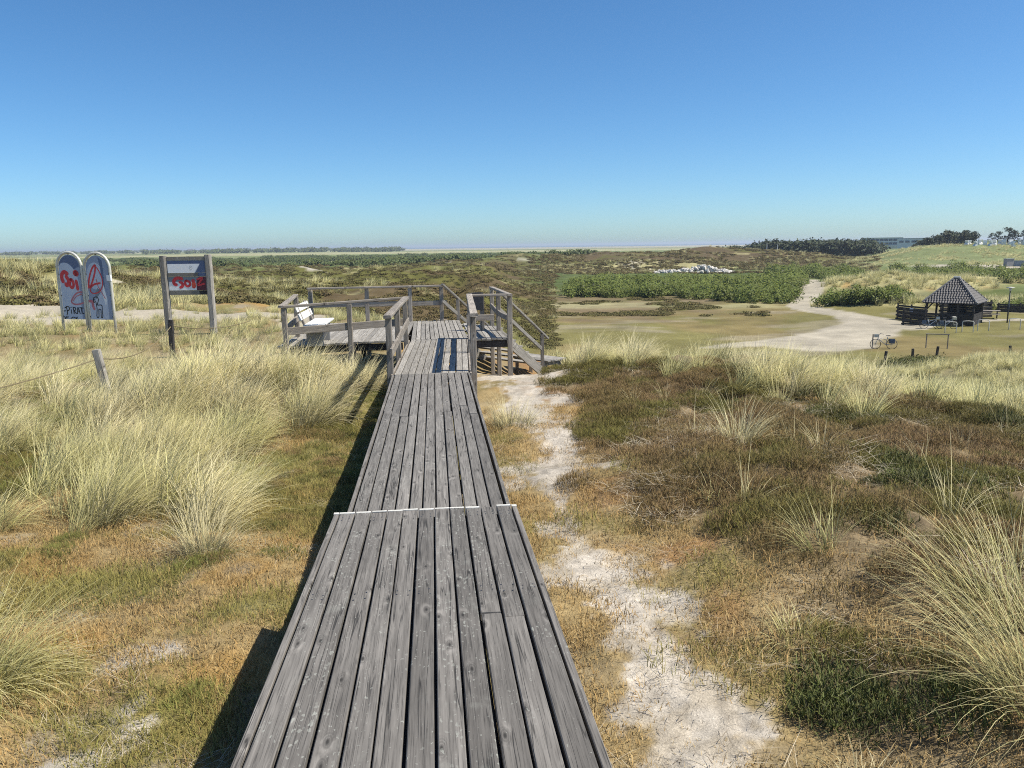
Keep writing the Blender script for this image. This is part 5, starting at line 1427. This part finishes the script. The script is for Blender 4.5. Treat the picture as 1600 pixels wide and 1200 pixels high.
# ------------------------------------------------------------------ lower ground: heath cushions, thickets
B_h = [leafball('heath_cushion', G['heath_far'], 150, .9, .35, (.10, .24), 5, .4) for _ in range(3)]
B_g = [leafball('heath_green_cushion', G['heath_far_green'], 150, .9, .35, (.10, .24), 5, .4) for _ in range(3)]
x, y = sample_polar(-31, 9, 40, 260, 20000, lambda x, y: (1 - masks(x, y)['pathl']) * sst(.30, .48, fbm(x, y, 6, 170, 4)))
ty = fbm(x, y, 9, 91, 5) > .47; p = stand(x, y, -.05); s_ = rng.uniform(.35, .8, len(x)) * (1 + sst(80, 240, np.hypot(x, y)) * 1.1)
scatter('distant_heather', B_h, p[~ty], s_[~ty], None, 'brown heather cushions on the low dunes behind the platform', 'heather')
scatter('distant_heather', B_g, p[ty], s_[ty], None, 'green heather cushions on the low dunes behind the platform', 'heather')
x, y = sample_polar(-31, 10, 34, 240, 6500, lambda x, y: (1 - masks(x, y)['pathl']) * np.maximum(sst(.65, .71, fbm(x * .5, y, 5, 93, 5)), np.maximum(.9 * sst(50, 42, np.hypot(x, y)) * sst(-10, -14, x), .6 * sst(1.5, .9, ell(x, y, -36, 60, 9, 7)))))
scatter('distant_marram', T_far, stand(x, y, -.05), rng.uniform(.8, 1.5, len(x)), .8, 'pale marram patches on the dunes left and behind the platform', 'grass')
x, y = sample_polar(8, 31, 200, 400, 9000, lambda x, y: sst(.36, .5, fbm(x, y, 12, 171, 4)))
scatter('distant_heather', B_h + B_g[:1] + T_far[:1], stand(x, y, -.05), rng.uniform(.7, 1.6, len(x)), None, 'brown heath on the dune ridge behind the stone heap', 'heather')
x, y = sample_polar(7, 24, 84, 112, 1500, lambda x, y: sst(.48, .56, fbm(x, y, 6, 102, 4)))
scatter('distant_heather', B_g + B_h[:1], stand(x, y, -.05), rng.uniform(.4, .9, len(x)), None, 'low heath patches between the meadow and the thicket', 'heather')
x, y = sample_polar(24, 44, 80, 135, 3500, lambda x, y: np.maximum(sst(1.8, 1.0, np.minimum(ell(x, y, 66, 108, 10, 4.2, -25), ell(x, y, 84, 111, 11, 6, -30))), np.maximum(sst(1.4, .8, ell(x, y, 52, 81, 8, 2.6, -20)), .7 * sst(1.4, .8, ell(x, y, 74, 80, 10, 8, -30)))) * (1 - masks(x, y)['path']))
scatter('distant_marram', T_far, stand(x, y, -.05), rng.uniform(1.0, 1.8, len(x)), .8, 'pale marram on the small dunes behind the pavilion', 'grass')

B_r = [leafball('rose_clump', G['rose'], 300, rng.uniform(.8, 1.25), rng.uniform(.9, 1.7), (.12, .26), 6, .45) for _ in range(6)]
def thicket(name, dens, box, n, lab, sc=(.8, 1.3), src=None, cat='thicket'):
    x, y = sample(*box, n, dens); return scatter(name, src or B_r, stand(x, y, -.1), rng.uniform(*sc, len(x)) * (.7 + .6 * fbm(x, y, 4, 182, 3)), None, lab, cat)
nz = lambda x, y: (fbm(x, y, 6, 180, 4) - .5) + .5 * (fbm(x, y, 2.2, 181, 3) - .5)
thicket('rose_thicket', lambda x, y: sst(1.06, .96, np.minimum(np.minimum(ell(x, y, 31, 113, 12, 6.0, -5), ell(x, y, 43, 115, 14, 11, -10)), np.minimum(np.minimum(ell(x, y, 42.5, 97.0, 6.0, 5, -20), ell(x, y, 55, 118, 11, 16, 20)), ell(x, y, 42, 135, 22, 15, -15))) + nz(x, y) * .9) * (linedist(x, y, PATH_R) > 1.2) * sst(9.6, 10.6, np.degrees(np.arctan2(x, y))) * (x < 40.2 + (y - 82.5) * .51), (10, 72, 85, 152), 1.0, 'broad dark green rose thicket left of the winding path', (.6, 1.5))
thicket('rose_thicket', lambda x, y: sst(1.05, .9, ell(x, y, 48.3, 82.2, 4.6, 2.4, -22) + nz(x, y) * .3) * (linedist(x, y, PATH_R) > 1.25), (38, 58, 76, 94), 3.0, 'dark green rounded rose thicket right of the winding path', (.9, 1.25))
thicket('rose_thicket', lambda x, y: sst(.44, .54, fbm(x, y, 14, 104, 4)) * .9 * (linedist(x, y, PATH_R) > 1.4) * (ell(x, y, 66, 108, 12, 5.5, -25) > 1) * (ell(x, y, 140, 184, 20, 9, -38) > 1) * (ell(x, y, 84, 112, 11, 6, -30) > 1) * (np.hypot(x, y) < 215) * (np.hypot(x, y) > 132) * (np.degrees(np.arctan2(x, y)) > 24), (55, 150, 100, 215), .32, 'green rose scrub between the small dunes and the pale dune ridge', (.9, 1.7))
thicket('rose_thicket', lambda x, y: sst(1.1, .85, np.minimum(np.minimum(ell(x, y, 85, 98, 3, 2.2), ell(x, y, 70, 83, 3.4, 2.0)), np.minimum(ell(x, y, 76, 112.5, 1.8, 1.8), ell(x, y, 61, 76.5, 2.2, 1.6)))), (55, 95, 70, 118), 1.6, 'scattered dark bushes on the pale ground behind the pavilion', (.7, 1.1))
thicket('rose_thicket', lambda x, y: sst(1.1, .8, ell(x, y, 26.2, 40.2, 2.6, 1.6, 40)), (22, 31, 36, 45), 3.0, 'fresh green bush among the fence posts on the slope', (.35, .55), [leafball('green_bush', G['crow_green'], 220, 1.0, 1.0, (.1, .2)) for _ in range(2)])
B_w = [leafball('willow_clump', G['willow'], 160, 1.6, 1.3, (.3, .6), 6, .45) for _ in range(3)]
x, y = sample_polar(-31, 12, 215, 700, 9000, lambda x, y: sst(225, 290, np.hypot(x, y) + (fbm(x, y, 40, 95, 4) - .5) * 130) * sst(.47, .57, fbm(x, y * .6, 22, 96, 5)))
scatter('willow_scrub', B_w, stand(x, y, -.1), rng.uniform(.9, 1.9, len(x)), None, 'belt of low green willow scrub on the plain beyond the heath', 'scrub')

# ------------------------------------------------------------------ trees
def bark(): return plain_material('pine_bark', (.06, .045, .035), .9, .1, .3, 4)
M['bark'] = bark()
def tree_meshes(seed, H, crownw, mat, wind=.5):
    r0 = np.random.default_rng(seed); global rng
    keep = rng; rng = r0
    tk = MB(); top = Vector((wind * .5, 0, H * .86))
    tk.tube([(0, 0, -.6), (wind * .1, .05, H * .3), (wind * .3, -.05, H * .6), tuple(top)], [H * .028, H * .022, H * .014, H * .006], 6)
    vs = []; atts = []
    nl = 13; cents = []
    for k in range(nl):
        zf = .10 + .88 * k / nl; a = r0.uniform(0, 6.28); rr = crownw * (1.0 - (zf - .10) * .8) * r0.uniform(.35, 1.0)
        c = Vector((math.cos(a) * rr + wind * zf * .6, math.sin(a) * rr, H * zf)); cents.append((c, crownw * r0.uniform(.28, .48)))
        tk.tube([(wind * .3 * zf, 0, H * zf * .86), tuple(c)], [H * .009, H * .003], 4)
    cents.append((top, crownw * .3))
    V = []; n = 46
    for c, rr in cents:
        d = r0.normal(0, 1, (n, 3)); d /= np.linalg.norm(d, axis=1)[:, None]
        p = np.array(c) + d * rr * (.35 + .65 * r0.random((n, 1))) * np.array([1.15, 1.15, .62])
        s = r0.uniform(.22, .5, n)[:, None] * crownw * .26
        nr = d * .6 + r0.normal(0, .6, (n, 3)) + np.array([0, 0, .3]); nr /= np.linalg.norm(nr, axis=1)[:, None]
        u = np.cross(nr, r0.normal(0, 1, (n, 3))); u /= np.linalg.norm(u, axis=1)[:, None]; v = np.cross(nr, u)
        V.append(np.stack([p - u * s, p + v * s * .6, p + u * s, p - v * s * .6], 1))
    V = np.concatenate(V); N_ = len(V); att = np.zeros((N_, 4, 3)); att[..., 0] = .5; att[..., 1] = r0.random(N_)[:, None]; att[..., 2] = r0.random(N_)[:, None]
    crown = leaf_mesh('crown', V.reshape(-1, 3), np.arange(N_ * 4).reshape(-1, 4), att.reshape(-1, 3), mat)
    trunk = tk.mesh('trunk'); trunk.materials.append(M['bark'])
    rng = keep
    return trunk, crown
TM = [tree_meshes(s, 6.5, 3.0, G['pine']) for s in (1, 2, 3, 4)]
def tree(x, y, sc, k, lab, grp, name='pine_tree', zoff=0):
    t = empty(name, (x, y, hz(x, y) + zoff), rb.uniform(-.6, .6)); t.scale = (sc * rb.uniform(.9, 1.2), sc * rb.uniform(.9, 1.2), sc); tag(t, lab, 'tree', grp)
    link('trunk', TM[k % 4][0], t); link('crown', TM[k % 4][1], t); return t
# clump on the far right
for i in range(26):
    a_ = 32.9 + 3.5 * (i + .5) / 26 + rb.uniform(-.06, .06); r2_ = 345 + rb.uniform(-14, 16)
    x, y = ptz(a_, r2_); prof = .72 + .55 * math.sin(min(1, (a_ - 32.7) / 2.3) * 1.57) - .25 * max(0, (a_ - 35.6))
    tree(x, y, .85 * prof * rb.uniform(.9, 1.15), i, 'dark wind-bent pine in the tall clump right of the hall', 'pines in the tall clump')
for i, (a_, r2_, s_) in enumerate(((37.2, 420, .6), (37.6, 400, .8), (38.1, 390, 1.15), (38.45, 380, 1.0), (38.9, 420, .85), (39.4, 425, .75))):
    x, y = ptz(a_, r2_); tree(x, y, 0.9 * s_, i, '%s single dark pine from the left on the far right dune' % ORD[i], 'single pines on the far right dune')
# the long low wood in front of the sea
B_p = [leafball('wood_crown', G['pine'], 420, 2.3, 4.0, (.4, .9), 8, .4) for _ in range(4)]
x, y = sample_polar(20.9, 30.6, 352, 385, 420, lambda x, y: np.ones(len(x)))
a_ = np.degrees(np.arctan2(x, y))
scatter('pine_wood', B_p, stand(x, y, -.3), rng.uniform(.85, 1.15, len(x)) * (1.2 + .6 * sst(21.5, 24.5, a_)) , None, 'long low dark pine wood in front of the sea', 'wood')
x, y = sample_polar(30.5, 36, 320, 350, 220, lambda x, y: np.ones(len(x)))
scatter('willow_scrub', B_w, stand(x, y, -.2), rng.uniform(.8, 1.4, len(x)), None, 'green scrub at the foot of the far pines', 'scrub')
# distant country on the left horizon
x, y = sample_polar(29, 46, 235, 330, 5000, lambda x, y: sst(.4, .6, fbm(x, y, 8, 116, 4)))
scatter('dune_grass', T_far, stand(x, y, -.1), rng.uniform(.7, 1.3, len(x)), .9, 'tufts of green grass on the pale dune ridge at the far right', 'grass')
B_d = [leafball('far_tree_clump', G['willow'], 120, 10, 9, (2.0, 4.5), 6, .35) for _ in range(3)]
x, y = sample_polar(-34, -2, 1300, 5200, 2600, lambda x, y: sst(.5, .58, fbm(x * .4, y, 420, 190, 4)))
scatter('distant_trees', B_d, stand(x, y, -.5), rng.uniform(.45, 1.1, len(x)), None, 'hazy belts of trees along the left horizon', 'trees')
for i, (a_, r2_) in enumerate(((-23.5, 2300), (-22.0, 2600), (-20.2, 2500), (-18.6, 2700), (-16.4, 2400), (-14.1, 2600), (-12.0, 2500))):
    x, y = ptz(a_, r2_); g = hz(x, y); hs = empty('farm_house', (x, y, g), rb.uniform(-.6, .6)); tag(hs, '%s tiny pale farmhouse from the left among the trees on the horizon' % ORD[i], 'house', 'farmhouses on the horizon')
    MB().box((0, 0, 2), (15, 8, 4)).build('wall', M['white_paint'], hs)
    MB().add([(-8, -4.5, 4), (8, -4.5, 4), (8, 4.5, 4), (-8, 4.5, 4), (-7.5, 0, 8.5), (7.5, 0, 8.5)], [(0, 1, 5, 4), (2, 3, 4, 5), (1, 2, 5), (3, 0, 4), (3, 2, 1, 0)]).build('roof', M['tile'], hs)

# ------------------------------------------------------------------ sea haze
def haze():
    me = MB().box((0, 0, -7.0), (33000, 33000, 42.0)).mesh('haze')
    t = bpy.data.materials.new('haze'); t.use_nodes = True; n = t.node_tree; n.nodes.clear()
    o = n.nodes.new('ShaderNodeOutputMaterial'); v = n.nodes.new('ShaderNodeVolumePrincipled')
    v.inputs['Color'].default_value = (.80, .89, 1.0, 1); v.inputs['Density'].default_value = HAZE; v.inputs['Anisotropy'].default_value = .2
    n.links.new(v.outputs[0], o.inputs['Volume']); me.materials.append(t)
    tag(link('haze', me), 'thin pale sea haze over the distance', 'haze', None, 'stuff')
HAZE = 2.0e-4
haze()
